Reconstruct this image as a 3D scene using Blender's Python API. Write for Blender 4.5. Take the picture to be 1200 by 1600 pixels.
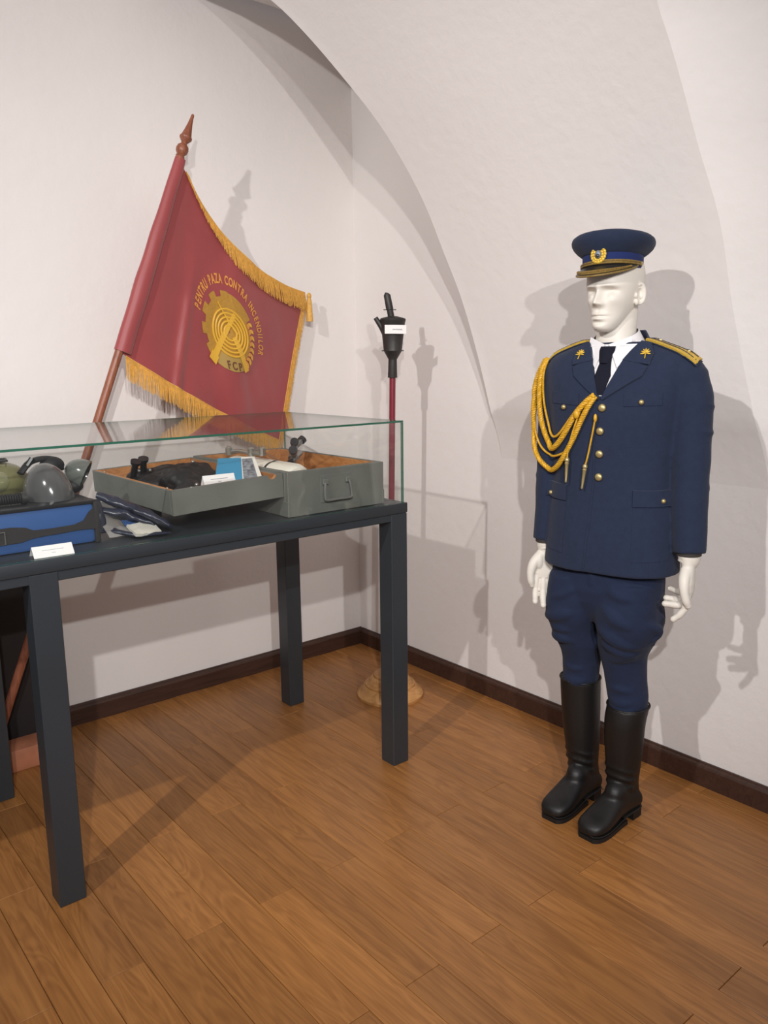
import bpy, bmesh, math, random
from mathutils import Vector, Matrix, noise
from mathutils.bvhtree import BVHTree
random.seed(7)
for o in list(bpy.data.objects): bpy.data.objects.remove(o)
sc = bpy.context.scene
C = sc.collection
R = math.radians

# ------------------------------------------------------------------ camera
cam_d = bpy.data.cameras.new('camera'); cam = bpy.data.objects.new('camera', cam_d); C.objects.link(cam)
cam_d.sensor_fit = 'VERTICAL'; cam_d.sensor_height = 32.0; cam_d.lens = 1258.5/1600*32.0
cam_d.clip_start = 0.05
yaw, pitch, roll = R(50.4326), R(-10.6518), R(-0.662)
fw = Vector((math.cos(pitch)*math.cos(yaw), math.cos(pitch)*math.sin(yaw), math.sin(pitch)))
rt = fw.cross(Vector((0, 0, 1))).normalized(); up = rt.cross(fw)
r2 = rt*math.cos(roll)+up*math.sin(roll); u2 = -rt*math.sin(roll)+up*math.cos(roll)
cam.matrix_world = Matrix(((r2.x, u2.x, -fw.x, -2.4523), (r2.y, u2.y, -fw.y, -3.1744), (r2.z, u2.z, -fw.z, 1.45), (0, 0, 0, 1)))
sc.camera = cam

# ------------------------------------------------------------------ light
world = bpy.data.worlds.new('world'); sc.world = world; world.use_nodes = True
bg = world.node_tree.nodes['Background']; bg.inputs[0].default_value = (0.97, 0.95, 1.0, 1); bg.inputs[1].default_value = 0.23
def lamp(name, loc, aim, watts, radius, size, blend=.9, col=(1, .965, .945)):
    l = bpy.data.lights.new(name, 'SPOT'); l.energy = watts; l.shadow_soft_size = radius; l.color = col
    l.spot_size = R(size); l.spot_blend = blend
    o = bpy.data.objects.new(name, l); o.location = loc; C.objects.link(o)
    o.rotation_euler = (Vector(aim)-Vector(loc)).to_track_quat('-Z', 'Y').to_euler(); return o
lamp('ceiling_spot', (-3.63, -2.12, 3.0), (-.5, -.7, 1.6), 190, .028, 112)
lamp('ceiling_spot', (-2.95, -3.9, 2.50), (-.72, -.80, .88), 215, .024, 62)
lamp('ceiling_spot', (-2.95, -4.85, 2.50), (-.75, -.65, .90), 245, .024, 57)
sc.view_settings.view_transform = 'Standard'; sc.view_settings.look = 'None'
sc.view_settings.exposure = 0.14; sc.view_settings.gamma = 1.0; sc.view_settings.use_curve_mapping = False

# ------------------------------------------------------------------ materials
def lin(c):
    return tuple(((x/255)/12.92 if x/255 <= .04045 else (((x/255)+.055)/1.055)**2.4) for x in c)
MATS = {}
def mat(name, rgb, rough=.6, metal=0, var=.0, vscale=8, bump=0., bscale=60, sheen=0, coat=0, spec=.5, stretch=None):
    if name in MATS: return MATS[name]
    m = bpy.data.materials.new(name); m.use_nodes = True; nt = m.node_tree; n = nt.nodes; l = nt.links
    b = n['Principled BSDF']; c = lin(rgb)
    b.inputs['Base Color'].default_value = (*c, 1); b.inputs['Roughness'].default_value = rough
    b.inputs['Metallic'].default_value = metal; b.inputs['Specular IOR Level'].default_value = spec
    if sheen: b.inputs['Sheen Weight'].default_value = sheen; b.inputs['Sheen Roughness'].default_value = .5
    if coat: b.inputs['Coat Weight'].default_value = coat; b.inputs['Coat Roughness'].default_value = .15
    tc = n.new('ShaderNodeTexCoord'); vec = tc.outputs['Object']
    if stretch:
        mp = n.new('ShaderNodeMapping'); mp.inputs['Scale'].default_value = stretch; l.new(vec, mp.inputs[0]); vec = mp.outputs[0]
    if var:
        t = n.new('ShaderNodeTexNoise'); t.inputs['Scale'].default_value = vscale; t.inputs['Detail'].default_value = 6
        l.new(vec, t.inputs['Vector'])
        rp = n.new('ShaderNodeValToRGB'); rp.color_ramp.elements[0].position = .3; rp.color_ramp.elements[1].position = .7
        rp.color_ramp.elements[0].color = (*[x*(1-var) for x in c], 1); rp.color_ramp.elements[1].color = (*[min(1, x*(1+var)) for x in c], 1)
        l.new(t.outputs['Fac'], rp.inputs[0]); l.new(rp.outputs[0], b.inputs['Base Color'])
    if bump:
        t2 = n.new('ShaderNodeTexNoise'); t2.inputs['Scale'].default_value = bscale; t2.inputs['Detail'].default_value = 5
        l.new(vec, t2.inputs['Vector'])
        bp = n.new('ShaderNodeBump'); bp.inputs['Strength'].default_value = bump; bp.inputs['Distance'].default_value = .01
        l.new(t2.outputs['Fac'], bp.inputs['Height']); l.new(bp.outputs[0], b.inputs['Normal'])
    MATS[name] = m; return m

def wood_mat(name, c1, c2, rough=.4, scale=(30, 2.2, 30), coat=.0, rnd=.25):
    """grain along local Y; per-object tone shift"""
    m = bpy.data.materials.new(name); m.use_nodes = True; nt = m.node_tree; n = nt.nodes; l = nt.links
    b = n['Principled BSDF']; b.inputs['Roughness'].default_value = rough
    if coat: b.inputs['Coat Weight'].default_value = coat; b.inputs['Coat Roughness'].default_value = .25
    tc = n.new('ShaderNodeTexCoord'); oi = n.new('ShaderNodeObjectInfo')
    add = n.new('ShaderNodeVectorMath'); add.operation = 'MULTIPLY_ADD'
    add.inputs[1].default_value = (1, 1, 1)
    cb = n.new('ShaderNodeCombineXYZ'); mu = n.new('ShaderNodeMath'); mu.operation = 'MULTIPLY'; mu.inputs[1].default_value = 37.
    l.new(oi.outputs['Random'], mu.inputs[0]); l.new(mu.outputs[0], cb.inputs[0]); l.new(mu.outputs[0], cb.inputs[1])
    l.new(tc.outputs['Object'], add.inputs[0]); l.new(cb.outputs[0], add.inputs[2])
    mp = n.new('ShaderNodeMapping'); mp.inputs['Scale'].default_value = scale; l.new(add.outputs[0], mp.inputs[0])
    t = n.new('ShaderNodeTexNoise'); t.inputs['Scale'].default_value = 1.; t.inputs['Detail'].default_value = 7; t.inputs['Roughness'].default_value = .6
    t.inputs['Distortion'].default_value = 1.2; l.new(mp.outputs[0], t.inputs['Vector'])
    mp2 = n.new('ShaderNodeMapping'); mp2.inputs['Scale'].default_value = (scale[0]*.35, scale[1]*.9, scale[2]*.35); l.new(add.outputs[0], mp2.inputs[0])
    w = n.new('ShaderNodeTexNoise'); w.inputs['Scale'].default_value = 1.; w.inputs['Detail'].default_value = 2; w.inputs['Distortion'].default_value = 2.5
    l.new(mp2.outputs[0], w.inputs['Vector'])
    # cathedral rings
    sn = n.new('ShaderNodeMath'); sn.operation = 'MULTIPLY'; sn.inputs[1].default_value = 38.; l.new(w.outputs['Fac'], sn.inputs[0])
    si = n.new('ShaderNodeMath'); si.operation = 'SINE'; l.new(sn.outputs[0], si.inputs[0])
    mx = n.new('ShaderNodeMath'); mx.operation = 'MULTIPLY_ADD'; mx.inputs[1].default_value = .10; l.new(si.outputs[0], mx.inputs[0]); l.new(t.outputs['Fac'], mx.inputs[2])
    rp = n.new('ShaderNodeValToRGB'); rp.color_ramp.elements[0].position = .28; rp.color_ramp.elements[1].position = .72
    rp.color_ramp.elements[0].color = (*lin(c1), 1); rp.color_ramp.elements[1].color = (*lin(c2), 1)
    l.new(mx.outputs[0], rp.inputs[0])
    hs = n.new('ShaderNodeHueSaturation'); mr = n.new('ShaderNodeMapRange'); mr.inputs['To Min'].default_value = 1-rnd; mr.inputs['To Max'].default_value = 1+rnd
    l.new(oi.outputs['Random'], mr.inputs['Value']); l.new(mr.outputs[0], hs.inputs['Value']); l.new(rp.outputs[0], hs.inputs['Color'])
    l.new(hs.outputs[0], b.inputs['Base Color'])
    bp = n.new('ShaderNodeBump'); bp.inputs['Strength'].default_value = .12; bp.inputs['Distance'].default_value = .002
    l.new(t.outputs['Fac'], bp.inputs['Height']); l.new(bp.outputs[0], b.inputs['Normal'])
    MATS[name] = m; return m

def glass_mat(name, tint, refl=1.0, rough=0.0):
    m = bpy.data.materials.new(name); m.use_nodes = True; nt = m.node_tree; n = nt.nodes; l = nt.links
    n.remove(n['Principled BSDF']); out = n['Material Output']
    tr = n.new('ShaderNodeBsdfTransparent'); tr.inputs[0].default_value = (*tint, 1)
    gl = n.new('ShaderNodeBsdfGlossy'); gl.inputs['Roughness'].default_value = rough
    fr = n.new('ShaderNodeFresnel'); fr.inputs['IOR'].default_value = 1.5
    ge = n.new('ShaderNodeNewGeometry'); mi_ = n.new('ShaderNodeMix'); mi_.data_type = 'FLOAT'; mi_.inputs[2].default_value = 1.5; mi_.inputs[3].default_value = 1/1.5
    l.new(ge.outputs['Backfacing'], mi_.inputs[0]); l.new(mi_.outputs[0], fr.inputs['IOR'])
    mx = n.new('ShaderNodeMixShader'); l.new(fr.outputs[0], mx.inputs[0]); l.new(tr.outputs[0], mx.inputs[1]); l.new(gl.outputs[0], mx.inputs[2])
    l.new(mx.outputs[0], out.inputs['Surface']); MATS[name] = m; return m

plaster = mat('white_plaster', (232, 227, 224), .9, var=.02, vscale=1.6, bump=.18, bscale=26, spec=.2)
floor_wood = wood_mat('oak_plank', (136, 88, 43), (166, 113, 60), .42, (34, 1.3, 34), coat=.12, rnd=.14)
floor_gap = mat('plank_gap', (70, 42, 22), .8)
skirting = wood_mat('dark_skirting_wood', (54, 35, 27), (72, 47, 37), .45, (3, 40, 40), rnd=.05)
slate = mat('slate_grey_paint', (46, 51, 56), .38, var=.05, vscale=4, bump=.03, bscale=200)
glass = glass_mat('clear_glass', (.982, .990, .986))
glass_edge = mat('green_glass_edge', (38, 92, 74), .15, spec=.8)
chest_paint = mat('grey_green_paint', (108, 110, 103), .6, var=.14, vscale=9, bump=.12, bscale=50)
chest_wood = wood_mat('chest_pine', (160, 104, 56), (196, 138, 84), .55, (22, 3, 22), rnd=.06)
chest_wood_x = chest_wood
black_rubber = mat('black_rubber', (17, 17, 18), .6, bump=.15, bscale=40)
black_plastic = mat('black_plastic', (27, 28, 30), .35)
steel = mat('dull_steel', (150, 150, 150), .35, .9)
dark_iron = mat('dark_iron', (72, 72, 70), .45, .7)
white_enamel = mat('cream_enamel', (226, 222, 208), .3, var=.03)
white_card = mat('white_card', (238, 236, 234), .7)
ink = mat('grey_print', (165, 165, 170), .8)
blue_bag = mat('blue_fabric', (46, 84, 140), .55, var=.10, vscale=6)
navy = mat('navy_wool', (38, 46, 66), .92, var=.06, vscale=60, bump=.12, bscale=420, sheen=.08, spec=.15)
navy_band = mat('royal_blue_band', (34, 46, 92), .85, sheen=.05, spec=.15)
navy_trouser = mat('navy_twill', (34, 42, 64), .9, var=.05, vscale=40, bump=.1, bscale=380, sheen=.05, spec=.15)
shirt = mat('white_cotton', (222, 220, 222), .85, bump=.05, bscale=300)
tie_m = mat('dark_navy_tie', (18, 20, 34), .8, spec=.2)
gold_thread = mat('gold_thread', (206, 158, 38), .5, .15, var=.18, vscale=120)
gold_bright = mat('gilt_lace', (204, 168, 62), .45, .3, var=.15, vscale=140)
old_gold = mat('old_gold_braid', (128, 104, 52), .55, .2, var=.25, vscale=150)
brass = mat('brass', (186, 168, 118), .4, .65)
silver = mat('silver_metal', (180, 178, 170), .3, .9)
skin = mat('mannequin_white', (216, 210, 200), .5, spec=.4)
boot_leather = mat('black_leather', (18, 17, 17), .5, bump=.06, bscale=90, spec=.5)
boot_sole = mat('black_sole', (17, 16, 16), .6)
red_satin = mat('red_satin', (150, 63, 64), .48, var=.07, vscale=5, sheen=.25)
flag_gold = mat('flag_gold_fringe', (216, 166, 80), .55, var=.16, vscale=90)
emblem_gold = mat('emblem_gold', (176, 132, 52), .5, var=.1, vscale=90)
emblem_light = mat('emblem_bright_gold', (216, 168, 56), .45)
letter_gold = mat('letter_gold', (214, 146, 70), .5)
letter_dark = mat('letter_brown', (104, 66, 44), .6)
pole_wood = wood_mat('brown_pole_wood', (120, 66, 46), (152, 92, 66), .4, (40, 40, 3), rnd=.03)
base_wood = wood_mat('pale_turned_wood', (176, 124, 70), (206, 156, 98), .5, (8, 8, 30), rnd=.03)
red_pole = mat('dark_red_paint', (124, 34, 50), .35, var=.12, vscale=20)
can_metal = mat('blackened_metal', (56, 54, 53), .5, .35, var=.18, vscale=14, bump=.08, bscale=50)
dark_board_m = mat('dark_board', (38, 34, 34), .7, var=.1)
visor_grey = mat('smoked_visor', (74, 74, 74), .16, spec=.6, coat=.4)
olive = mat('olive_rubber', (112, 110, 72), .3, var=.1, coat=.3)
cup_grey = mat('grey_cup', (96, 100, 94), .14, spec=.7, coat=.5)
bag_dark = mat('dark_blue_vinyl', (34, 38, 54), .32, var=.1, vscale=20, bump=.3, bscale=30)
bag_clear = mat('milky_plastic', (150, 146, 142), .25, var=.12, vscale=14, bump=.2, bscale=24)
bag_white = mat('white_lining', (206, 202, 190), .4)
cyan_cover = mat('blue_cover', (54, 140, 180), .5)
grey_photo = mat('grey_photo_print', (120, 124, 130), .5, var=.75, vscale=70)
paper = mat('paper_pages', (226, 222, 212), .8)

# ------------------------------------------------------------------ mesh helpers
class MB:
    def __init__(s): s.v = []; s.f = []; s.m = []
    def add(s, vs, fs, mi=0):
        o = len(s.v); s.v += [tuple(v) for v in vs]
        for f in fs: s.f.append(tuple(i+o for i in f)); s.m.append(mi)
        return s
    def box(s, x0, x1, y0, y1, z0, z1, bev=0, mi=0, M=None):
        bm = bmesh.new(); bmesh.ops.create_cube(bm, size=1)
        for v in bm.verts: v.co = Vector(((x0+x1)/2+v.co.x*(x1-x0), (y0+y1)/2+v.co.y*(y1-y0), (z0+z1)/2+v.co.z*(z1-z0)))
        if bev: bmesh.ops.bevel(bm, geom=bm.edges[:], offset=bev, segments=2 if bev > .002 else 1, affect='EDGES', profile=.5)
        if M: bm.transform(M)
        bm.verts.index_update()
        s.add([v.co[:] for v in bm.verts], [[v.index for v in f.verts] for f in bm.faces], mi); bm.free(); return s
    def loft(s, rings, cap=True, closed=True, mi=0):
        n = len(rings[0]); vs = [p for r in rings for p in r]; fs = []
        for i in range(len(rings)-1):
            for j in range(n if closed else n-1):
                k = (j+1) % n; fs.append((i*n+j, i*n+k, (i+1)*n+k, (i+1)*n+j))
        if cap:
            fs.append(tuple(range(n-1, -1, -1))); fs.append(tuple((len(rings)-1)*n+j for j in range(n)))
        return s.add(vs, fs, mi)
    def tube(s, pts, rad, n=10, mi=0, cap=True, flat=1.0, upv=None):
        pts = [Vector(p) for p in pts]; N = len(pts); rings = []; prev = None
        for i, p in enumerate(pts):
            t = (pts[min(i+1, N-1)]-pts[max(i-1, 0)]).normalized()
            if prev is None:
                a = Vector(upv) if upv else (Vector((0, 0, 1)) if abs(t.z) < .9 else Vector((1, 0, 0)))
                prev = (a-t*a.dot(t)).normalized()
            else:
                prev = (prev-t*prev.dot(t)); prev = prev.normalized() if prev.length > 1e-6 else t.orthogonal().normalized()
            b = t.cross(prev); r = rad(i/(N-1)) if callable(rad) else (rad[i] if isinstance(rad, (list, tuple)) else rad)
            rings.append([p+prev*math.cos(2*math.pi*j/n)*r*flat+b*math.sin(2*math.pi*j/n)*r for j in range(n)])
        return s.loft(rings, cap, True, mi)
    def lathe(s, prof, n=24, c=(0, 0, 0), M=None, mi=0):
        rings = []
        for r, z in prof:
            ring = [Vector((max(r, 1e-4)*math.cos(2*math.pi*j/n), max(r, 1e-4)*math.sin(2*math.pi*j/n), z)) for j in range(n)]
            rings.append([(M @ p if M else p)+Vector(c) for p in ring])
        return s.loft(rings, True, True, mi)
    def ell(s, c, r, rot=None, nu=16, nv=10, mi=0):
        rings = []
        for i in range(nv+1):
            ph = -math.pi/2+math.pi*i/nv; cr = max(math.cos(ph), .02)
            ring = [Vector((r[0]*cr*math.cos(2*math.pi*j/nu), r[1]*cr*math.sin(2*math.pi*j/nu), r[2]*math.sin(ph))) for j in range(nu)]
            rings.append([(rot @ p if rot else p)+Vector(c) for p in ring])
        return s.loft(rings, True, True, mi)
    def prism(s, poly, to3, d, mi=0):
        """poly: 2-D outline; to3(x,y,k) -> 3-D, k in (0,d)"""
        n = len(poly); vs = [to3(x, y, 0) for x, y in poly]+[to3(x, y, d) for x, y in poly]
        fs = [tuple(range(n-1, -1, -1)), tuple(range(n, 2*n))]+[(j, (j+1) % n, n+(j+1) % n, n+j) for j in range(n)]
        return s.add(vs, fs, mi)
    def sheet(s, grid, th, mi=0):
        """solid sheet from grid[i][j] of Vectors, thickness th along the grid normal"""
        I, J = len(grid), len(grid[0]); top = []; bot = []
        for i in range(I):
            for j in range(J):
                du = grid[min(i+1, I-1)][j]-grid[max(i-1, 0)][j]; dv = grid[i][min(j+1, J-1)]-grid[i][max(j-1, 0)]
                n = du.cross(dv); n = n.normalized() if n.length > 1e-12 else Vector((0, 0, 1))
                top.append(grid[i][j]+n*th/2); bot.append(grid[i][j]-n*th/2)
        K = I*J; fs = []
        for i in range(I-1):
            for j in range(J-1):
                a, b, c, d = i*J+j, (i+1)*J+j, (i+1)*J+j+1, i*J+j+1
                fs.append((a, b, c, d)); fs.append((K+d, K+c, K+b, K+a))
        per = [i*J for i in range(I)]+[(I-1)*J+j for j in range(1, J)]+[i*J+J-1 for i in range(I-2, -1, -1)]+[j for j in range(J-2, 0, -1)]
        for q in range(len(per)):
            a, b = per[q], per[(q+1) % len(per)]; fs.append((a, K+a, K+b, b))
        return s.add(top+bot, fs, mi)

def fix_normals(me):
    bm = bmesh.new(); bm.from_mesh(me); bmesh.ops.recalc_face_normals(bm, faces=bm.faces[:]); bm.to_mesh(me); bm.free()

def mesh_of(mb, name, mats, smooth=True, ang=35, norm=True):
    me = bpy.data.meshes.new(name); me.from_pydata(mb.v, [], mb.f); me.update()
    if norm: fix_normals(me)
    for m in (mats if isinstance(mats, (list, tuple)) else [mats]): me.materials.append(m)
    if any(mb.m): me.polygons.foreach_set('material_index', mb.m)
    if smooth:
        me.shade_smooth()
        try: me.set_sharp_from_angle(angle=R(ang))
        except Exception: pass
    return me

ROOTM = {}
def link(name, me, parent=None, local=False):
    o = bpy.data.objects.new(name, me); C.objects.link(o)
    if parent is not None:
        Mw = ROOTM.get(parent.name, Matrix.Identity(4))
        if not local: me.transform(Mw.inverted())
        o.parent = parent; ROOTM[o.name] = Mw
    return o
def obj(name, mb, mats, parent=None, smooth=True, ang=35, local=False, norm=True):
    return link(name, mesh_of(mb, name, mats, smooth, ang, norm), parent, local)
def tag(o, label=None, cat=None, group=None, kind=None):
    if label: o['label'] = label
    if cat: o['category'] = cat
    if group: o['group'] = group
    if kind: o['kind'] = kind
    return o
def thing(name, label, cat, loc=(0, 0, 0), rz=0, group=None):
    o = bpy.data.objects.new(name, None); C.objects.link(o); o.location = loc; o.rotation_euler = (0, 0, rz)
    o.empty_display_size = .1
    ROOTM[o.name] = Matrix.Translation(Vector(loc)) @ Matrix.Rotation(rz, 4, 'Z')
    return tag(o, label, cat, group)
def struct(name, mb, mats, smooth=True, parent=None, ang=35, norm=True):
    o = obj(name, mb, mats, parent, smooth, ang, norm=norm); o['kind'] = 'structure'; return o

def remesh(mb, voxel, it=3, fac=.5):
    me = bpy.data.meshes.new('tmp'); me.from_pydata(mb.v, [], mb.f); me.update(); fix_normals(me)
    o = bpy.data.objects.new('tmp', me); C.objects.link(o)
    m = o.modifiers.new('r', 'REMESH'); m.mode = 'VOXEL'; m.voxel_size = voxel; m.use_smooth_shade = True
    if it: s = o.modifiers.new('s', 'SMOOTH'); s.factor = fac; s.iterations = it
    dg = bpy.context.evaluated_depsgraph_get(); dg.update()
    r = bpy.data.meshes.new_from_object(o.evaluated_get(dg))
    bpy.data.objects.remove(o); bpy.data.meshes.remove(me); r.shade_smooth(); r.materials.clear(); return r

def lerp(a, b, t): return a+(b-a)*t
def interp(tab, z):
    """piecewise smooth lookup: tab rows (z, v1, v2...)"""
    if z <= tab[0][0]: return tab[0][1:]
    for i in range(len(tab)-1):
        if z <= tab[i+1][0]:
            t = (z-tab[i][0])/(tab[i+1][0]-tab[i][0])
            p0 = tab[max(i-1, 0)]; p1 = tab[i]; p2 = tab[i+1]; p3 = tab[min(i+2, len(tab)-1)]; res = []
            for k in range(1, len(p1)):
                m1 = (p2[k]-p0[k])/max(p2[0]-p0[0], 1e-9)*(p2[0]-p1[0]); m2 = (p3[k]-p1[k])/max(p3[0]-p1[0], 1e-9)*(p2[0]-p1[0])
                res.append((2*t**3-3*t*t+1)*p1[k]+(t**3-2*t*t+t)*m1+(-2*t**3+3*t*t)*p2[k]+(t**3-t*t)*m2)
            return res
    return tab[-1][1:]
def spline(pts, n):
    tab = [(i, *p) for i, p in enumerate(pts)]
    return [Vector(interp(tab, i*(len(pts)-1)/(n-1))) for i in range(n)]

# ------------------------------------------------------------------ room
WX, WY = .018, .018            # plaster planes of right and left wall
m = MB(); m.box(-4.4, .06, -5.2, .06, -.08, -.012); floor = struct('floor', m, floor_gap)
pitchw = .1095; x0 = -1.803-pitchw*16
plank_meshes = {}
def plank(xa, xb, ya, yb, tone):
    g = .0007; key = (round(xb-xa, 4), round(yb-ya, 4))
    if key not in plank_meshes:
        w, h = (xb-xa)/2-g, (yb-ya)/2-g; mm = MB(); mm.box(-w, w, -h, h, -.012, 0, .0012)
        plank_meshes[key] = mesh_of(mm, 'plank', floor_wood, smooth=False)
    o = bpy.data.objects.new('plank', plank_meshes[key]); C.objects.link(o); o.parent = floor
    o.location = ((xa+xb)/2, (ya+yb)/2, 0)
k = 0
while True:
    xa = x0+k*pitchw; xb = min(xa+pitchw, WX)
    if xa > 0: break
    ys = [-.96*i-(.48 if (k % 2) else 0) for i in range(-1, 6)]
    ys = sorted(set([max(-3.9, min(WY, y)) for y in ys]))
    for a, b in zip(ys[:-1], ys[1:]):
        if b-a > .03: plank(xa, xb, a, b, 0)
    k += 1

# vault: main barrel springs from the right wall; lunettes cut into it on both sides
VR, VZ0 = 2.8, .75
def xv(z):
    h = z-VZ0
    if h <= 0: return WX-.002
    return WX-.002-(VR-math.sqrt(max(VR*VR-h*h, 0)))
LG = [(1.0, -.955), (1.158, -.935), (1.30, -.915), (1.479, -.894), (1.70, -.868), (1.856, -.84), (2.056, -.815), (2.282, -.755), (2.457, -.676), (2.603, -.604), (2.688, -.55), (2.80, -.44), (2.88, -.28), (2.91, -.05)]
RG = [(1.0, -2.06), (1.2, -2.02), (1.368, -1.988), (1.444, -1.976), (1.612, -1.957), (1.828, -1.948), (2.022, -1.92), (2.249, -1.902), (2.342, -1.895), (2.60, -1.93), (2.80, -2.05), (2.88, -2.3), (2.91, -2.7)]
zs = [1.0+i*(2.91-1.0)/70 for i in range(71)]
NY = 44
def wob(p): return .012*noise.noise(Vector((p[0]*1.3, p[1]*1.3+5, p[2]*1.3)))
m = MB(); rows = []
for z in zs:
    yl, yr = interp(LG, z)[0], interp(RG, z)[0]; row = []
    fade = min(1, max(0, (z-1.0)/.25))
    for j in range(NY+1):
        y = lerp(yl, yr, j/NY); x = xv(z)
        if z < 1.25: x = lerp(WX+.004, x, fade)
        row.append(Vector((x+wob((x, y, z))*fade*(1 if 0 < j < NY else .4), y, z)))
    rows.append(row)
m.loft(rows, cap=False, closed=False)
# lunette soffits
m.loft([[r[0].lerp(Vector((WX+.01, r[0].y+.02, r[0].z)), t) for t in (0, .35, .7, 1)] for r in rows], cap=False, closed=False)
m.loft([[r[-1].lerp(Vector((WX+.01, r[-1].y-.75*min(1, (r[0].z-.99)*.9), r[0].z)), t) for t in (0, .35, .7, 1)] for r in rows], cap=False, closed=False)
# barrel above the lunettes, up to and past the crown
rows2 = []
for i in range(25):
    th0 = math.asin((2.91-VZ0)/VR); th = lerp(th0, R(100), i/24)
    rows2.append([Vector((WX-.002-VR+VR*math.cos(th), lerp(WY, -3.0, j/8), VZ0+VR*math.sin(th))) for j in range(9)])
m.loft(rows2, cap=False, closed=False)
vault = struct('ceiling', m, plaster, ang=30, norm=False)
m = MB(); m.box(WX, WX+.1, -5.2, WY+.1, -.012, 3.7); struct('wall_right', m, plaster, smooth=False)
m = MB(); m.box(-4.4, WX, WY, WY+.1, -.012, 3.7); struct('wall_left', m, plaster, smooth=False)
def skirt(name, along, a0, a1):
    m = MB()
    prof = [(0, 0), (0, .066), (.003, .073), (.009, .078), (.011, .084), (.018, .084), (.018, 0)]
    if along == 'x': m.prism(prof, lambda q, z, k: (a0+k, q, z), a1-a0)
    else: m.prism(prof, lambda q, z, k: (q, a0+k, z), a1-a0)
    return struct(name, m, skirting, smooth=False)
skirt('baseboard_left', 'x', -4.3, .018); skirt('baseboard_right', 'y', -5.0, .0)

# ------------------------------------------------------------------ display table
TX0, TX1, TY0, TY1, TZ = -3.15, -.637, -1.107, -.352, .966
tb = thing('display_table', 'long slate grey display table on square legs carrying the glass case', 'table', ((TX0+TX1)/2, (TY0+TY1)/2, 0))
m = MB(); m.box(TX0, TX1, TY0, TY1, .931, TZ, .003); obj('table_top', m, slate, tb)
m = MB(); m.box(TX0+.004, TX1-.004, TY0+.004, TY0+.07, .905, .931, .002); m.box(TX0+.004, TX1-.004, TY1-.07, TY1-.004, .905, .931, .002)
m.box(TX0+.004, TX0+.07, TY0+.07, TY1-.07, .905, .931); m.box(TX1-.07, TX1-.004, TY0+.07, TY1-.07, .905, .931)
obj('apron', m, slate, tb)
for lx in (TX0+.003, -1.896, -.71):
    for ly in (TY0+.001, TY1-.071):
        m = MB(); m.box(lx, lx+.071, ly, ly+.07, 0, .93, .002); obj('leg', m, slate, tb)

# ------------------------------------------------------------------ glass case
GZ = 1.249; gx0, gx1, gy0, gy1 = TX0+.01, -.649, -1.100, -.36; gt = .006
gc = thing('glass_case', 'long clear glass case with green edges standing on the table', 'display case', ((gx0+gx1)/2, (gy0+gy1)/2, TZ))
def pane(x0_, x1_, y0_, y1_, z0_, z1_):
    m = MB(); m.box(x0_, x1_, y0_, y1_, z0_, z1_)
    ext = [x1_-x0_, y1_-y0_, z1_-z0_]; th = ext.index(min(ext))
    me = bpy.data.meshes.new('pane'); me.from_pydata(m.v, [], m.f); fix_normals(me)
    me.materials.append(glass); me.materials.append(glass_edge)
    for p in me.polygons: p.material_index = 0 if abs(p.normal[th]) > .5 else 1
    return link('pane', me, gc)
e = .0006
pane(gx0+gt+e, gx1-gt-e, gy0, gy0+gt, TZ+.0005, GZ-gt-e); pane(gx0+gt+e, gx1-gt-e, gy1-gt, gy1, TZ+.0005, GZ-gt-e)
pane(gx0, gx0+gt, gy0, gy1, TZ+.0005, GZ-gt-e); pane(gx1-gt, gx1, gy0, gy1, TZ+.0005, GZ-gt-e)
pane(gx0, gx1, gy0, gy1, GZ-gt, GZ)

# ------------------------------------------------------------------ wooden chest and its lid
def open_box(root, x0, x1, y0, y1, z0, z1, t, notch=None, Mx=None):
    """five panels, painted outside, bare wood inside"""
    def panel(name, mb, inner):
        me = bpy.data.meshes.new(name); me.from_pydata(mb.v, [], mb.f); fix_normals(me)
        for mm in (chest_paint, chest_wood): me.materials.append(mm)
        for p in me.polygons: p.material_index = 1 if inner(p.normal, p.center) else 0
        if Mx: me.transform(Mx)
        return link(name, me, root)
    if notch:
        a, r = notch
        poly = [(x0, z0), (x1, z0), (x1, z1), (a+r, z1)]+[(a+r*math.cos(q), z1-r*.85*math.sin(q)) for q in [math.pi*i/10 for i in range(1, 10)]]+[(a-r, z1), (x0, z1)]
        m = MB(); m.prism(poly, lambda x, z, k: (x, y0+k, z), t)
        fr = panel('front_panel', m, lambda n, c: n.y > .5 or (n.z > .05 and abs(c.x-a) < r and c.z < z1-1e-4))
    else:
        m = MB(); m.box(x0, x1, y0, y0+t, z0, z1, .0015); fr = panel('front_panel', m, lambda n, c: n.y > .8)
    m = MB(); m.box(x0, x1, y1-t, y1, z0, z1, .0015); panel('back_panel', m, lambda n, c: n.y < -.8)
    rim = bool(notch)
    m = MB(); m.box(x0, x0+t, y0+t, y1-t, z0, z1, .0015); panel('side_panel', m, lambda n, c: n.x > .8 or (rim and n.z > .8))
    m = MB(); m.box(x1-t, x1, y0+t, y1-t, z0, z1, .0015); panel('side_panel', m, lambda n, c: n.x < -.8)
    m = MB(); m.box(x0+t, x1-t, y0+t, y1-t, z0, z0+.008); panel('bottom', m, lambda n, c: n.z > .5)
    return fr
cx0, cx1, cy0, cy1, cz = -1.100, -.712, -1.068, -.428, 1.111
ch = thing('wooden_chest', 'open grey painted wooden chest holding white cylinders, bail handle on front', 'chest', ((cx0+cx1)/2, (cy0+cy1)/2, TZ))
fr = open_box(ch, cx0, cx1, cy0, cy1, TZ+.001, cz, .018)
m = MB()   # handle plate and bail
hx, hz = -.915, 1.045
m.box(hx-.062, hx+.062, cy0-.0025, cy0, hz-.045, hz+.045, .001); hp = obj('handle_plate', m, chest_paint, fr)
m = MB(); yb = cy0-.012
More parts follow.
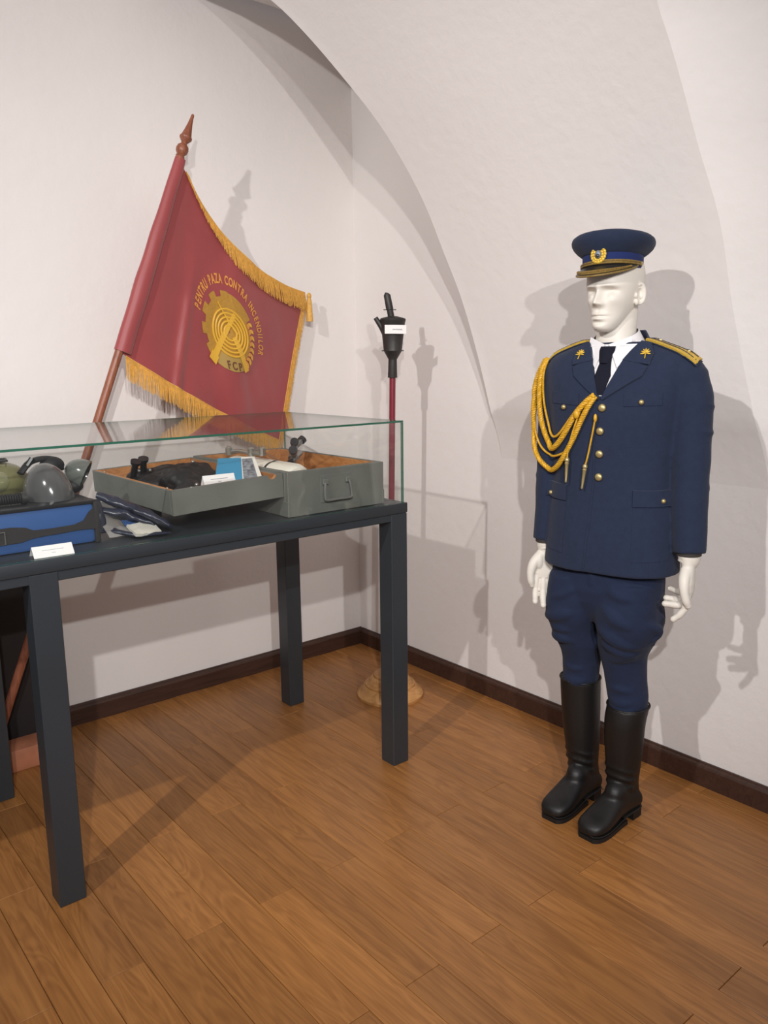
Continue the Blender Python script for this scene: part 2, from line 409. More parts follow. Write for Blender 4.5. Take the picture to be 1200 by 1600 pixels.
m.tube(spline([(hx-.046, yb+.006, hz+.024), (hx-.05, yb, hz+.012), (hx-.054, yb-.004, hz-.026), (hx-.046, yb-.005, hz-.036), (hx, yb-.005, hz-.036), (hx+.046, yb-.005, hz-.036), (hx+.054, yb-.004, hz-.026), (hx+.05, yb, hz+.012), (hx+.046, yb+.006, hz+.024)], 40), .0042, 8)
obj('bail_handle', m, mat('worn_iron', (120, 119, 114), .45, .2), fr)
for sx in (-1, 1):
    m = MB(); m.box(hx+sx*.046-.011, hx+sx*.046+.011, cy0-.012, cy0-.0026, hz+.014, hz+.032, .002); obj('hinge_lug', m, chest_paint, fr)
for xx in (cx0+.002, cx1-.002):   # worn corner straps
    m = MB(); m.box(xx-.004, xx+.004, cy0-.0015, cy0+.03, TZ+.002, TZ+.05, .001); obj('corner_strap', m, chest_paint, ch)

lx0, lx1, ly0, ly1 = -1.476, -1.104, -1.045, -.425
lid = thing('chest_lid', 'shallow grey painted wooden lid tray opened out beside the chest', 'lid', ((lx0+lx1)/2, (ly0+ly1)/2, TZ))
tilt = Matrix.Translation(Vector((lx1, 0, 1.106))) @ Matrix.Rotation(R(-2.1), 4, 'Y') @ Matrix.Translation(Vector((-lx1, 0, -1.106)))
open_box(lid, lx0, lx1, ly0, ly1, 1.032, 1.106, .014, notch=(-1.142, .015), Mx=tilt)
m = MB()   # two support blocks below the tray
m.box(-1.44, -1.40, -.80, -.50, TZ+.001, 1.017, .002); obj('support_block', m, black_plastic, lid)
m = MB(); m.box(-1.17, -1.125, -.80, -.50, TZ+.001, 1.027, .002); obj('support_block', m, black_plastic, lid)
for (sx, sy) in ((-1.468, -1.0), (-1.468, -.52), (-1.41, -1.037)):
    m = MB(); m.ell((sx, sy, 1.094+(lx1-sx)*-.0+(.0)), (.004, .004, .003)); obj('stud', m, silver, lid)

# cylinders in the chest
def cylinder(label, cx, y_a, y_b, r, z):
    t = thing('gas_cylinder', label, 'cylinder', (cx, (y_a+y_b)/2, z-r), 0, 'white cylinders in the chest')
    prof = [(0, 0), (r*.5, .004), (r*.86, .018), (r, .042), (r, y_b-y_a-.06), (r*.85, y_b-y_a-.03), (r*.45, y_b-y_a-.006), (r*.3, y_b-y_a)]
    Mr = Matrix.Translation(Vector((cx, y_a, z))) @ Matrix.Rotation(R(-90), 4, 'X')
    m = MB(); m.lathe(prof, 28, M=Mr); obj('cylinder_body', m, white_enamel, t)
    m = MB(); m.lathe([(r*1.0, .16), (r*1.02, .16), (r*1.02, .172), (r*1.0, .172)], 28, M=Mr); obj('strap', m, dark_iron, t)
    m = MB(); m.lathe([(r*.32, y_b-y_a-.004), (r*.32, y_b-y_a+.03)], 14, M=Mr); m.tube([(cx, y_b+.02, z), (cx, y_b+.02, z+.03)], .01); obj('valve', m, steel, t)
    return t
cylinder('cream gas cylinder lying along left side of the chest', -1.025, -1.035, -.56, .046, 1.075)
cylinder('cream gas cylinder lying in the middle of the chest', -.930, -.90, -.50, .043, 1.062)
v = thing('valve_manifold', 'grey metal valve block with black capped knobs in the chest', 'valve', (-.822, -.677, TZ+.012))
m = MB(); m.tube([(-.85, -.72, TZ+.012), (-.85, -.72, 1.11)], .012); m.tube([(-.862, -.73, 1.10), (-.832, -.705, 1.138)], .014, 12); m.tube([(-.86, -.75, 1.105), (-.80, -.69, 1.112)], .012, 12); m.v = [(x+.028, y+.043, z) for x, y, z in m.v]; obj('valve_body', m, steel, v)
for a, b in (((-.836, -.70, 1.132), (-.852, -.735, 1.158)), ((-.832, -.705, 1.136), (-.796, -.70, 1.160)), ((-.862, -.745, 1.112), (-.888, -.78, 1.135)), ((-.862, -.735, 1.098), (-.885, -.76, 1.088))):
    A_, B_ = Vector(a)+Vector((.028, .043, 0)), Vector(b)+Vector((.028, .043, 0)); d = (B_-A_).normalized()
    m = MB(); m.tube([A_, B_], .0105, 12); k_ = obj('knob', m, steel, v)
    m = MB(); m.tube([B_-d*.004, B_+d*.010], .0155, 14); obj('knob_cap', m, black_plastic, k_)
v = thing('pressure_fitting', 'small bright metal fitting lying behind the booklet in the chest', 'fitting', (-.99, -.62, 1.12))
m = MB(); m.tube(spline([(-1.02, -.56, 1.127), (-1.0, -.60, 1.133), (-.985, -.66, 1.129), (-.965, -.69, 1.131)], 12), .008); obj('pipe', m, silver, v)
for q in ((-1.022, -.56, 1.130), (-.985, -.655, 1.131), (-.962, -.692, 1.133)):
    m = MB(); m.lathe([(.0, -.012), (.013, -.012), (.013, .014), (.008, .02), (0, .02)], 10, c=q); obj('nut', m, silver, v)
v = thing('leather_strap', 'tan leather strap lying at the back of the chest', 'strap', (-.87, -.52, 1.05))
m = MB(); m.sheet([[Vector((-.90+.12*t+s*.02, -.49-.10*t+s*.014, 1.10-.03*t+.018*math.sin(5*t))) for s in (0, 1)] for t in [i/10 for i in range(11)]], .004); obj('strap', m, mat('tan_leather', (150, 100, 56), .6), v)

# black rubber gear in the lid
rg = thing('rubber_breathing_bag', 'crumpled black rubber breathing bag with two nozzles lying in the lid tray', 'breathing bag', (-1.29, -.75, 1.04))
m = MB()
for c, r in (((-1.27, -.66, 1.075), (.13, .135, .036)), ((-1.36, -.62, 1.07), (.07, .10, .034)), ((-1.34, -.80, 1.085), (.055, .09, .036)), ((-1.40, -.70, 1.066), (.05, .08, .03)), ((-1.20, -.64, 1.08), (.06, .1, .032)), ((-1.33, -.90, 1.06), (.07, .06, .03))):
    m.ell(c, r, nu=24, nv=14)
me = remesh(m, .006, 4)
NR = [q.normal.copy() for q in me.vertices]
for vi, vv in enumerate(me.vertices):
    nn = noise.noise(vv.co*26)*.010+noise.noise(vv.co*60)*.004; vv.co += NR[vi]*nn
    vv.co.z = max(vv.co.z, 1.046)
me.materials.append(black_rubber); link('bag_body', me, rg)
for (b0, b1) in (((-1.43, -.66, 1.085), (-1.428, -.69, 1.142)), ((-1.385, -.64, 1.09), (-1.392, -.665, 1.146))):
    m = MB(); B0, B1 = Vector(b0), Vector(b1); d = (B1-B0).normalized()
    m.tube([B0, B1-d*.012, B1-d*.010, B1], [.011, .0105, .016, .017], 14); nz = obj('nozzle', m, black_plastic, rg)
for q in ((-1.41, -.665, 1.106), (-1.37, -.66, 1.104), (-1.235, -.70, 1.124), (-1.35, -.95, 1.086)):
    m = MB(); m.ell(q, (.006, .006, .006), nu=10, nv=6); obj('rivet', m, silver, rg)

# booklet, leaning in the lid tray
bk = thing('booklet', 'open booklet with blue cover and grey photo page propped in lid tray', 'booklet', (-1.18, -.95, 1.05))
def quad_sheet(a, b, c, d, th):
    a, b, c, d = map(Vector, (a, b, c, d)); m = MB()
    m.sheet([[a.lerp(b, i/4).lerp(d.lerp(c, i/4), j/4) for j in range(5)] for i in range(5)], th); return m
q1, q2, q3, q4 = (-1.315, -.985, 1.062), (-1.225, -1.01, 1.066), (-1.125, -.83, 1.138), (-1.195, -.80, 1.140)
p1, p2, p3, p4 = (-1.225, -1.01, 1.066), (-1.155, -1.02, 1.074), (-1.092, -.86, 1.140), (-1.125, -.83, 1.138)
obj('blue_cover', quad_sheet(q1, q2, q3, q4, .002), cyan_cover, bk)
def up_(q, dz, dx=0): return (q[0]+dx, q[1], q[2]+dz)
bl = obj('page_block', quad_sheet(p1, p2, p3, p4, .008), paper, bk)
ins = lambda a, b, t: tuple(lerp(a[i], b[i], t) for i in range(3))
pc = [ins(ins(p1, p2, u_), ins(p4, p3, u_), w_) for u_, w_ in ((.08, .06), (.80, .06), (.80, .92), (.08, .92))]
obj('photo_print', quad_sheet(*[up_(q, .0052, -.002) for q in pc], .0006), grey_photo, bk)

def tent_card(name, label, c, rz, w, h, d, grp):
    t = thing(name, label, 'place card', c, rz, grp); m = MB()
    for s in (-1, 1):
        m.sheet([[Vector((lerp(-w/2, w/2, i/2), s*d*(1-j/2), h*j/2+.0008)) for j in range(3)] for i in range(3)], .0009)
    obj('card', m, white_card, t, smooth=False, local=True)
    n_ = Vector((0, -h, d)).normalized()
    for row, (wa, wb) in enumerate(((-.27, .27), (-.05, .05))):
        m = MB(); zz = h*(.62-.26*row)
        yy = -d*(1-zz/h)
        m.box(w*wa, w*wb, yy-.0012, yy-.0006, zz-.0011, zz+.0011); obj('printed_line', m, ink, t, smooth=False, local=True)
    return t
tent_card('place_card', 'white folded place card at the front edge before the blue bag', (-1.823, -1.066, TZ), R(-2), .10, .026, .022, 'white place cards')
tent_card('place_card', 'white folded place card standing in the lid tray beside the booklet', (-1.305, -1.005, 1.088), R(0), .105, .03, .012, 'white place cards')
m = MB(); m.box(-1.36, -1.25, -1.027, -.985, 1.04, 1.087, .002)
tag(obj('card_riser', m, chest_wood), 'small wooden block under the place card in the lid tray', 'block')

# ------------------------------------------------------------------ blue apparatus bag with masks
bb = thing('blue_bag', 'blue apparatus bag with black strap and rim at left end of case', 'bag', (-1.95, -.85, TZ))
bx0, bx1, by0, by1, bz0, bz1 = -2.34, -1.682, -1.0, -.62, TZ+.001, 1.086
m = MB(); m.box(bx0, bx1, by0, by1, bz0, bz1-.008, .012); obj('bag_body', m, blue_bag, bb)
m = MB(); m.box(bx0-.004, bx1+.004, by0-.004, by1+.004, bz1-.010, bz1, .003); obj('rim', m, black_plastic, bb)
# wavy black strap across the front
poly_t = [(bx0, .070), (-2.0, .072), (-1.90, .073), (-1.865, .068), (-1.845, .058), (-1.80, .057), (-1.74, .059), (-1.715, .067), (-1.70, .088), (-1.684, .10)]
poly_b = [(bx0, .030), (-2.0, .030), (-1.88, .031), (-1.85, .038), (-1.82, .040), (-1.78, .041), (-1.74, .043), (-1.72, .043), (-1.70, .042), (-1.684, .040)]
m = MB(); m.sheet([[Vector((a[0], by0-.003, TZ+a[1])), Vector((b[0], by0-.003, TZ+b[1]))] for a, b in zip(poly_t, poly_b)], .006); obj('strap', m, mat('black_webbing', (38, 35, 34), .8, bump=.1, bscale=200), bb)
m = MB(); m.box(bx1-.004, bx1+.012, by0-.006, by0+.05, bz0, bz1-.002, .004); m.box(bx1, bx1+.01, by0+.05, by1, bz0+.02, bz0+.08, .003); obj('end_webbing', m, MATS['black_webbing'], bb)
m = MB(); m.tube([(-1.945, by0-.008, 1.03), (-1.918, by0-.008, 1.03), (-1.918, by0-.008, .998), (-1.945, by0-.008, .998), (-1.945, by0-.008, 1.03)], .002, 6); obj('buckle', m, silver, bb)

def half_shell(c, r, rot, th=.004, a0=-90, a1=90, nu=26, nv=14):
    """shell patch of an ellipsoid; opening along local -Z"""
    m = MB(); g = []
    for i in range(nv+1):
        ph = R(lerp(2, 88, i/nv)); row = []
        for j in range(nu+1):
            t = R(lerp(a0, a1, j/nu)); row.append(rot @ Vector((r[0]*math.sin(ph)*math.cos(t), r[1]*math.sin(ph)*math.sin(t), r[2]*math.cos(ph)))+Vector(c))
        g.append(row)
    m.sheet(g, th); return m
gm = thing('visor_mask', 'gas mask with large smoked grey visor lying on the blue bag', 'gas mask', (-1.765, -.88, bz1))
rot = Matrix.Rotation(R(-6), 3, 'Y')
m = MB(); prof = []
m.ell((-1.764, -.885, 1.086), (.064, .085, .098), rot, 32, 22)
m.v = [(x, y, max(z, 1.0865)) for x, y, z in m.v]; obj('visor', m, visor_grey, gm)
m = MB(); m.tube(spline([(-1.81, -.80, 1.15), (-1.78, -.79, 1.178), (-1.74, -.79, 1.186), (-1.705, -.785, 1.178), (-1.69, -.78, 1.15)], 16), .014, 10, flat=.5); m.ell((-1.72, -.79, 1.165), (.035, .03, .025)); obj('head_strap', m, black_rubber, gm)
m = MB(); m.tube([(-1.79, -.80, 1.17), (-1.775, -.80, 1.19)], .008, 8); obj('strap_tab', m, black_plastic, gm)
gu = thing('mask_cup', 'shiny grey mask cup tilted up beside the smoked visor', 'mask', (-1.645, -.79, bz1))
rot = Vector((-.70, .42, .38)).to_track_quat('Z', 'Y').to_matrix()
m = half_shell((-1.628, -.805, 1.128), (.042, .042, .062), rot, .005, -180, 180, 30, 14); obj('cup', m, cup_grey, gu)
m = MB(); m.tube([(-1.66, -.79, 1.11), (-1.672, -.80, 1.087)], .018, 12); m.ell((-1.665, -.80, 1.10), (.026, .026, .02)); obj('cup_base', m, black_rubber, gu)
go = thing('olive_mask', 'olive rubber gas mask with glossy lens at left end of the bag', 'gas mask', (-1.845, -.71, bz1))
m = MB(); m.ell((-1.845, -.715, 1.120), (.080, .075, .058), None, 28, 18); m.v = [(x, y, max(z, 1.0865)) for x, y, z in m.v]; obj('facepiece', m, olive, go)
m = MB(); m.ell((-1.865, -.765, 1.125), (.048, .030, .034), None, 22, 14); obj('lens', m, mat('greenish_lens', (128, 128, 92), .08, spec=.8, coat=.8), go)
m = MB(); m.sheet([[Vector((-1.86+.06*t, -.735+.04*s, 1.178+.004*math.sin(6*t)-.012*t*t)) for s in (0, .6)] for t in [i/8 for i in range(9)]], .004); hs_ = obj('head_strap', m, mat('grey_webbing', (140, 134, 122), .7), go)
m = MB(); m.tube([(-1.856, -.745, 1.183), (-1.850, -.705, 1.185), (-1.822, -.708, 1.185), (-1.828, -.748, 1.183), (-1.856, -.745, 1.183)], .003, 6); obj('buckle', m, dark_iron, hs_)
hz_ = thing('breathing_hose', 'black corrugated breathing hose lying left of the smoked visor', 'hose', (-1.93, -.94, bz1))
m = MB(); n_ = 60
m.tube([Vector((-2.04+.19*i/n_, -.955+.02*math.sin(i/n_*2), 1.102)) for i in range(n_+1)], [(.015 if i % 2 else .012) for i in range(n_+1)], 12); obj('hose', m, black_rubber, hz_, ang=60)
m = MB(); m.tube([(-1.852, -.936, 1.102), (-1.838, -.936, 1.102)], .0162, 14); obj('hose_coupling', m, dark_iron, hz_)

# ------------------------------------------------------------------ folded vinyl bag between blue bag and lid
fb = thing('folded_vinyl_bag', 'folded dark blue vinyl bag with milky plastic between bag and lid', 'bag', (-1.55, -.95, TZ))
def fold(pts, rads, n=18, flat=.6, seed=0, name='fold', mm=bag_dark):
    m = MB(); P = spline(pts, 26); m.tube(P, lambda t: interp([(i/(len(rads)-1), r) for i, r in enumerate(rads)], t)[0], n, flat=flat)
    m.v = [tuple(Vector(v)+Vector((noise.noise(Vector(v)*40+Vector((seed, 0, 0))), noise.noise(Vector(v)*40+Vector((0, seed, 9))), noise.noise(Vector(v)*40+Vector((5, 0, seed)))))*.006) for v in m.v]
    m.v = [(x, y, max(z, TZ+.0015)) for x, y, z in m.v]
    return obj(name, m, mm, fb)
fold([(-1.638, -.905, 1.080), (-1.605, -.925, 1.066), (-1.548, -.97, 1.036), (-1.510, -1.02, 1.012), (-1.490, -1.060, .994)], [.016, .022, .021, .018, .008], seed=1)
fold([(-1.645, -.915, 1.042), (-1.59, -.95, 1.030), (-1.545, -.985, 1.010), (-1.515, -1.01, .994)], [.016, .017, .013, .006], seed=3)
fold([(-1.652, -.93, 1.07), (-1.655, -.95, 1.03), (-1.655, -.97, .985)], [.014, .016, .012], seed=5)
fold([(-1.64, -.965, .992), (-1.59, -1.015, .978), (-1.54, -1.045, .976), (-1.495, -1.062, .978)], [.014, .012, .011, .006], flat=.5, seed=8)
g = [[Vector((lerp(-1.66, -1.555, i/10)+.012*(j/8), lerp(-.925, -1.005, j/8), lerp(1.045-.06*(i/10), .975, j/8)+.006*noise.noise(Vector((i*.5, j*.5, 2))))) for j in range(9)] for i in range(11)]
m = MB(); m.sheet(g, .0012); obj('plastic_sheet', m, bag_clear, fb)
g = [[Vector((lerp(-1.59, -1.515, i/8), lerp(-.985, -1.048, j/6), lerp(.998, .980, j/6)+.004*noise.noise(Vector((i*.6, j*.6, 7))))) for j in range(7)] for i in range(9)]
m = MB(); m.sheet(g, .008); obj('lining', m, bag_white, fb)
g = [[Vector((lerp(-1.60, -1.545, i/8), lerp(-.93, -.96, j/6), lerp(1.048, 1.030, j/6)-.022*i/8+.003*noise.noise(Vector((i*.6, j*.6, 3))))) for j in range(7)] for i in range(9)]
m = MB(); m.sheet(g, .003); obj('plastic_flap', m, bag_clear, fb)
g = [[Vector((lerp(-1.59, -1.53, i/8), lerp(-.95, -.985, j/6), lerp(1.008, .994, j/6)-.008*i/8)) for j in range(7)] for i in range(9)]
m = MB(); m.sheet(g, .003); obj('blue_flap', m, blue_bag, fb)

# ------------------------------------------------------------------ dark board behind the table
m = MB(); m.box(-2.75, -1.53, -.028, -.002, .0, .90, .003)
tag(obj('dark_board', m, dark_board_m), 'dark board standing against left wall behind the table legs', 'board')

# ------------------------------------------------------------------ flag
P0, P1 = Vector((-1.000, -.25, 2.195)), Vector((-1.268, -.222, 1.492)); TRc, BRc = Vector((-.321, -.060, 1.753)), Vector((-.51, -.10, 1.104))
pdir = (P0-P1).normalized()
def flag_s(u, v):
    A_ = P0.lerp(P1, v); B_ = TRc.lerp(BRc, v); q = A_.lerp(B_, u); s = 4*u*(1-u)
    q = q+Vector((-.035*(1-v)*s, .02*math.sin(7*u+2*v)*u, -(.115*max(0, 1-v)**1.3+.02*v)*s*(1-.25*u)))
    # vertical drape folds
    q.y += .012*math.sin(9*u-3.2*v+.6)*s + .007*math.sin(23*u-5*v)*s*(.3+.7*v) - .016*math.exp(-((u-.27-.10*(v-.6))/.026)**2)*min(1, max(0, (v-.25)*2.2))
    q.y += .010*noise.noise(Vector((u*5+v*2, v*2.2, 1)))*s+.005*noise.noise(Vector((u*14-v*6, v*4, 4)))*s*(.3+.7*v)
    return q
def flag_n(u, v):
    h = 1e-3; n = (flag_s(u+h, v)-flag_s(u-h, v)).cross(flag_s(u, v+h)-flag_s(u, v-h)); n.normalize()
    return n if n.y < 0 else -n
fl = thing('flag', 'dark red satin flag with gold fringe and emblem leaning on its pole', 'flag', (-1.79, -.19, 0))
bot = P1+(P1-P0).normalized()*1.545; top = P0+pdir*.01
bot = Vector((bot.x, bot.y, .07))
m = MB(); m.tube([bot, bot.lerp(top, .5), top], .0155, 16); pl_ = obj('pole', m, pole_wood, fl)
# finial
Mf = Matrix.Translation(top) @ pdir.to_track_quat('Z', 'Y').to_matrix().to_4x4()
m = MB(); m.lathe([(.014, -.006), (.017, -.002), (.014, .004), (.021, .014), (.0235, .026), (.020, .038), (.012, .045), (.011, .05), (.013, .054), (.0225, .066), (.0235, .072), (.019, .079), (.014, .10), (.009, .125), (.0062, .148), (.0058, .158), (.0035, .162)], 20, M=Mf)
obj('finial', m, pole_wood, fl)
m = MB(); Pq = [P0.lerp(P1, i/30) for i in range(31)]
m.tube([q+Vector((.004+.006*i/30+.0006*math.sin(i*.9), 0, 0)) for i, q in enumerate(Pq)], lambda t: .021+.011*min(1, t*1.6)+.0006*math.sin(t*21), 20, flat=.75, upv=(0, -1, 0)); obj('pole_sleeve', m, red_satin, fl)
NU, NV = 90, 80
m = MB(); m.sheet([[flag_s(i/NU, j/NV) for j in range(NV+1)] for i in range(NU+1)], .0016); cloth = obj('cloth', m, red_satin, fl, ang=80)
# fringe: thin strands hanging from three edges
def strands(edge, L, n, lay, jit=.004, out=(0, 0, 0)):
    m = MB()
    for i in range(n):
        t = (i+random.random()*.6)/n; p = edge(t); ll = L(t)*random.uniform(.9, 1.08)
        p0 = p+Vector((0, lay, 0)); d = Vector((random.uniform(-jit, jit)+out[0], random.uniform(-jit, jit)*.6, -ll))
        p1 = p0+d*.5+Vector((random.uniform(-.001, .001), -.002, 0)); p2 = p0+d
        r = .0013; rings = [[q+Vector((r*w*math.cos(a), r*w*math.sin(a), 0)) for a in (0.5, 2.6, 4.7)] for q, w in ((p0, 1), (p1, 1.1), (p2, .7))]
        m.loft(rings, cap=False)
    return m
def top_edge(t): return flag_s(.05+.95*t, .0)+Vector((0, 0, .002))
def bot_edge(t): return flag_s(.03+.97*t, 1.)
def fly_edge(t): return flag_s(1., t)
for nm, mb in (('top_fringe', strands(top_edge, lambda t: .022+.058*min(1, t*2.5), 420, -.006, out=(.012, 0, 0))), ('bottom_fringe', strands(bot_edge, lambda t: .085-.02*t, 420, 0)), ('fly_fringe', strands(fly_edge, lambda t: .06, 240, .002, out=(.014, 0, 0)))):
    o = obj(nm, mb, flag_gold, cloth, norm=False); o['kind'] = 'stuff'
m = MB(); m.tube([top_edge(i/60)+Vector((0, -.002, .001)) for i in range(61)], .003, 6); m.tube([bot_edge(i/60) for i in range(61)], .0025, 6); m.tube([fly_edge(i/60) for i in range(61)], .0025, 6); obj('braid_edging', m, flag_gold, cloth)
m = MB(); tcn = TRc+Vector((.012, -.006, 0))   # corner tassel
m.ell(tcn+Vector((0, 0, -.012)), (.011, .011, .014)); m.lathe([(.008, -.02), (.012, -.04), (.016, -.125), (.002, -.125)], 12, c=tcn); obj('tassel', m, flag_gold, cloth)
# emblem in flag coordinates
Ec = (.522, .512); Ex = (.148, -.088); Ey = (-.104, -.208)
def emb(X, Y, off=.002):
    u = Ec[0]+Ex[0]*X+Ey[0]*Y; v = Ec[1]+Ex[1]*X+Ey[1]*Y
    return flag_s(u, v)+flag_n(u, v)*off
def emb_poly(rings_in, rings_out, off, th=.0018):
    return None
def ring_sheet(a0, a1, r_in, r_out, off, n=40, cx=0, cy=0):
    m = MB(); g = []
    for i in range(n+1):
        a = R(lerp(a0, a1, i/n)); ro = r_out(a) if callable(r_out) else r_out
        g.append([emb(cx+lerp(r_in, ro, j/4)*math.cos(a), cy+lerp(r_in, ro, j/4)*math.sin(a), off) for j in range(5)])
    m.sheet(g, .0015); return m
em = obj('emblem', ring_sheet(0, 360, .02, .80, .0016, 60), emblem_gold, cloth)
def gear(a):
    d = math.degrees(a) % 360
    return 1.0 if ((d-78) % 30) < 17 else .86
g_ = obj('gear_rim', ring_sheet(78, 262, .55, gear, .0024, 180), emblem_gold, em, smooth=False)
obj('gear_rim', ring_sheet(20, 80, .55, .98, .0024, 20), emblem_gold, em)
obj('scroll', ring_sheet(228, 300, .60, .99, .0030, 30), mat('emblem_tan', (168, 138, 74), .6), em)
for q in range(5):   # coiled hose rings
    rr = .20+.105*q; m = MB()
    m.tube([emb(.02+rr*math.cos(R(a)), -.02+rr*.95*math.sin(R(a)), .0045) for a in range(0, 361, 8)], .0046, 8); obj('hose_coil', m, emblem_light, em)
def bar(p, q, w0, w1, off, mm, name):
    m = MB(); d = Vector((q[0]-p[0], q[1]-p[1])); L_ = d.length; d /= L_; nn = Vector((-d.y, d.x)); g = []
    for i in range(13):
        t = i/12; c = Vector(p)+d*L_*t; w = lerp(w0, w1, t)
        g.append([emb(*(c+nn*w*s), off) for s in (-1, -.3, .3, 1)])
    m.sheet(g, .003); return obj(name, m, mm, em)
bar((.30, .45), (-.72, -.58), .05, .09, .0062, emblem_light, 'hose_nozzle'); bar((-.25, .72), (.25, -.05), .02, .035, .0062, emblem_light, 'axe_shaft'); bar((.10, -.12), (.36, -.98), .07, .10, .0066, emblem_light, 'hose_nozzle')
bar((-.68, -.54), (-.86, -.72), .13, .13, .0068, emblem_light, 'nozzle_tip'); bar((.30, .28), (.05, .80), .20, .26, .0052, emblem_gold, 'axe_head')
for i in range(8):   # laurel leaves
    a = R(18-i*10.5); c = (.86*math.cos(a), .90*math.sin(a)-.02)
    for s in (-1, 1):
        m = MB(); aa = a-R(90)+s*R(38); g = []
        for k_ in range(7):
            t = k_/6; w = .050*math.sin(math.pi*min(max(t, .03), .97)); cc = (c[0]+.17*t*math.cos(aa), c[1]+.17*t*math.sin(aa))
            g.append([emb(cc[0]-w*math.sin(aa)*q, cc[1]+w*math.cos(aa)*q, .0035) for q in (-1, 0, 1)])
        m.sheet(g, .0022); obj('laurel_leaf', m, emblem_light if s > 0 else letter_gold, em)
def glyph(ch_):
    cu = bpy.data.curves.new('t', 'FONT'); cu.body = ch_; cu.size = 1; cu.align_x = 'CENTER'; cu.offset = .03
    o = bpy.data.objects.new('t', cu); C.objects.link(o); dg = bpy.context.evaluated_depsgraph_get(); dg.update()
    me = bpy.data.meshes.new_from_object(o.evaluated_get(dg)); bpy.data.objects.remove(o)
    vs = [v.co.copy() for v in me.vertices]; fs = [tuple(p.vertices) for p in me.polygons]; bpy.data.meshes.remove(me); return vs, fs
def letter(ch_, place, mm, par, off):
    vs, fs = glyph(ch_); n = len(vs)
    if not vs: return
    m = MB(); top_ = [emb(*place(v.x, v.y), off+.0012) for v in vs]; bot_ = [emb(*place(v.x, v.y), off) for v in vs]
    ed = {}
    for f in fs:
        for i in range(len(f)): ed[(f[i], f[(i+1) % len(f)])] = 1
    side = [(a, b, n+b, n+a) for (a, b) in ed if (b, a) not in ed]
    m.add(top_+bot_, fs+[tuple(n+i for i in reversed(f)) for f in fs]+side); obj('letter', m, mm, par, smooth=False, norm=False)
txt = 'PENTRU PAZA CONTRA INCENDIILOR'
wts = [(.55 if c == ' ' else (.5 if c == 'I' else 1)) for c in txt]; tot = sum(wts); acc = 0
for c, w in zip(txt, wts):
    t = (acc+w/2)/tot; acc += w
    if c == ' ': continue
    a = R(lerp(158, -27, t)); r0 = lerp(1.08, 1.20, min(1, t*2))
    letter(c, lambda x, y, a=a, r0=r0: ((r0+y*.30)*math.cos(a)+x*.185*math.sin(a), (r0+y*.30)*math.sin(a)-x*.185*math.cos(a)), letter_gold, cloth, .002)
for i, c in enumerate('FCP'):
    letter(c, lambda x, y, i=i: (-.30+.20*i+x*.24, -.90-.03*i+y*.28), letter_dark, em, .0042)
m = MB(); m.box(-1.90, -1.655, -.245, -.135, 0, .082, .004); obj('foot_block', m, mat('reddish_foot_wood', (170, 110, 82), .5, var=.2, vscale=14), fl)

# ------------------------------------------------------------------ torch stand
ts = thing('drip_torch_stand', 'dark metal funnel canister on red pole with round wooden base', 'torch', (-.302, -.60, 0))
B0, B1 = Vector((-.302, -.60, 0)), Vector((-.283, -.614, 1.38)); td = (B1-B0).normalized()
m = MB(); m.lathe([(.0, 0), (.145, 0), (.147, .012), (.142, .020), (.128, .030), (.118, .043), (.110, .048), (.110, .056), (.100, .060), (.092, .072), (.080, .084), (.074, .087), (.072, .097), (.060, .104), (.02, .106), (0, .106)], 48, c=B0); obj('turned_base', m, base_wood, ts)
m = MB(); m.tube([B0+td*.10, B1+td*.01], .0128, 16); obj('pole', m, red_pole, ts)
Mt = Matrix.Translation(B1) @ td.to_track_quat('Z', 'Y').to_matrix().to_4x4()
m = MB(); m.lathe([(.019, 0), (.0195, .002), (.0175, .07), (.018, .075), (.036, .106), (.0385, .108), (.0375, .112), (.050, .224), (.0515, .226), (.0525, .234), (.049, .238), (.018, .246), (0, .246)], 32, M=Mt); cb_ = obj('canister', m, can_metal, ts)
ntop = B1+td*.246+Vector((.0, 0, -.004)); nd = Vector((-.018, .004, .088)); sp = Vector((-.004, .006, 0))
m = MB(); m.tube([ntop+sp, ntop+sp+nd*.33, ntop+sp+nd*.36, ntop+sp+nd*.98, ntop+sp+nd*1.0+Vector((.003, 0, .003))], [.0135, .0130, .0150, .0138, .012], 18); obj('nozzle', m, can_metal, ts)
m = MB(); m.tube([ntop+sp+nd*.34+Vector((-.021, .015, 0)), ntop+sp+nd*.34+Vector((.021, -.015, 0))], .0022, 6); obj('pin', m, dark_iron, ts)
for s in (-1, 1):
    m = MB(); q = B1+td*.109+Vector((.77, -.64, 0))*s*.038; m.tube([q, q+Vector((.77, -.64, 0))*s*.007], .0025, 6); obj('lug', m, dark_iron, ts)
sdir = Vector((-.77, .64, 0)); sb = B1+td*.175+sdir*.034
m = MB(); m.tube([sb, sb+sdir*.012+Vector((0, 0, .03)), sb+sdir*.036+Vector((0, 0, .066))], [.010, .012, .0095], 12); obj('spout', m, can_metal, ts)
m = MB(); fdir = Vector((-.64, -.77, 0)); cc = B1+td*.192+fdir*.054+Vector((.77, -.64, 0))*.010; sx_ = Vector((.77, -.64, -.02))
m.sheet([[cc+sx_*lerp(-.043, .043, i/6)+Vector((0, 0, 1))*lerp(-.017, .017, j/2)+fdir*.004*math.cos(i-3) for j in range(3)] for i in range(7)], .0008); lb = obj('paper_label', m, white_card, ts)
m = MB(); m.sheet([[cc+fdir*.0052+sx_*lerp(-.012, .026, i/3)+Vector((0, 0, 1))*lerp(-.0012, .0012, j) for j in range(2)] for i in range(4)], .0006); obj('printed_line', m, ink, lb)

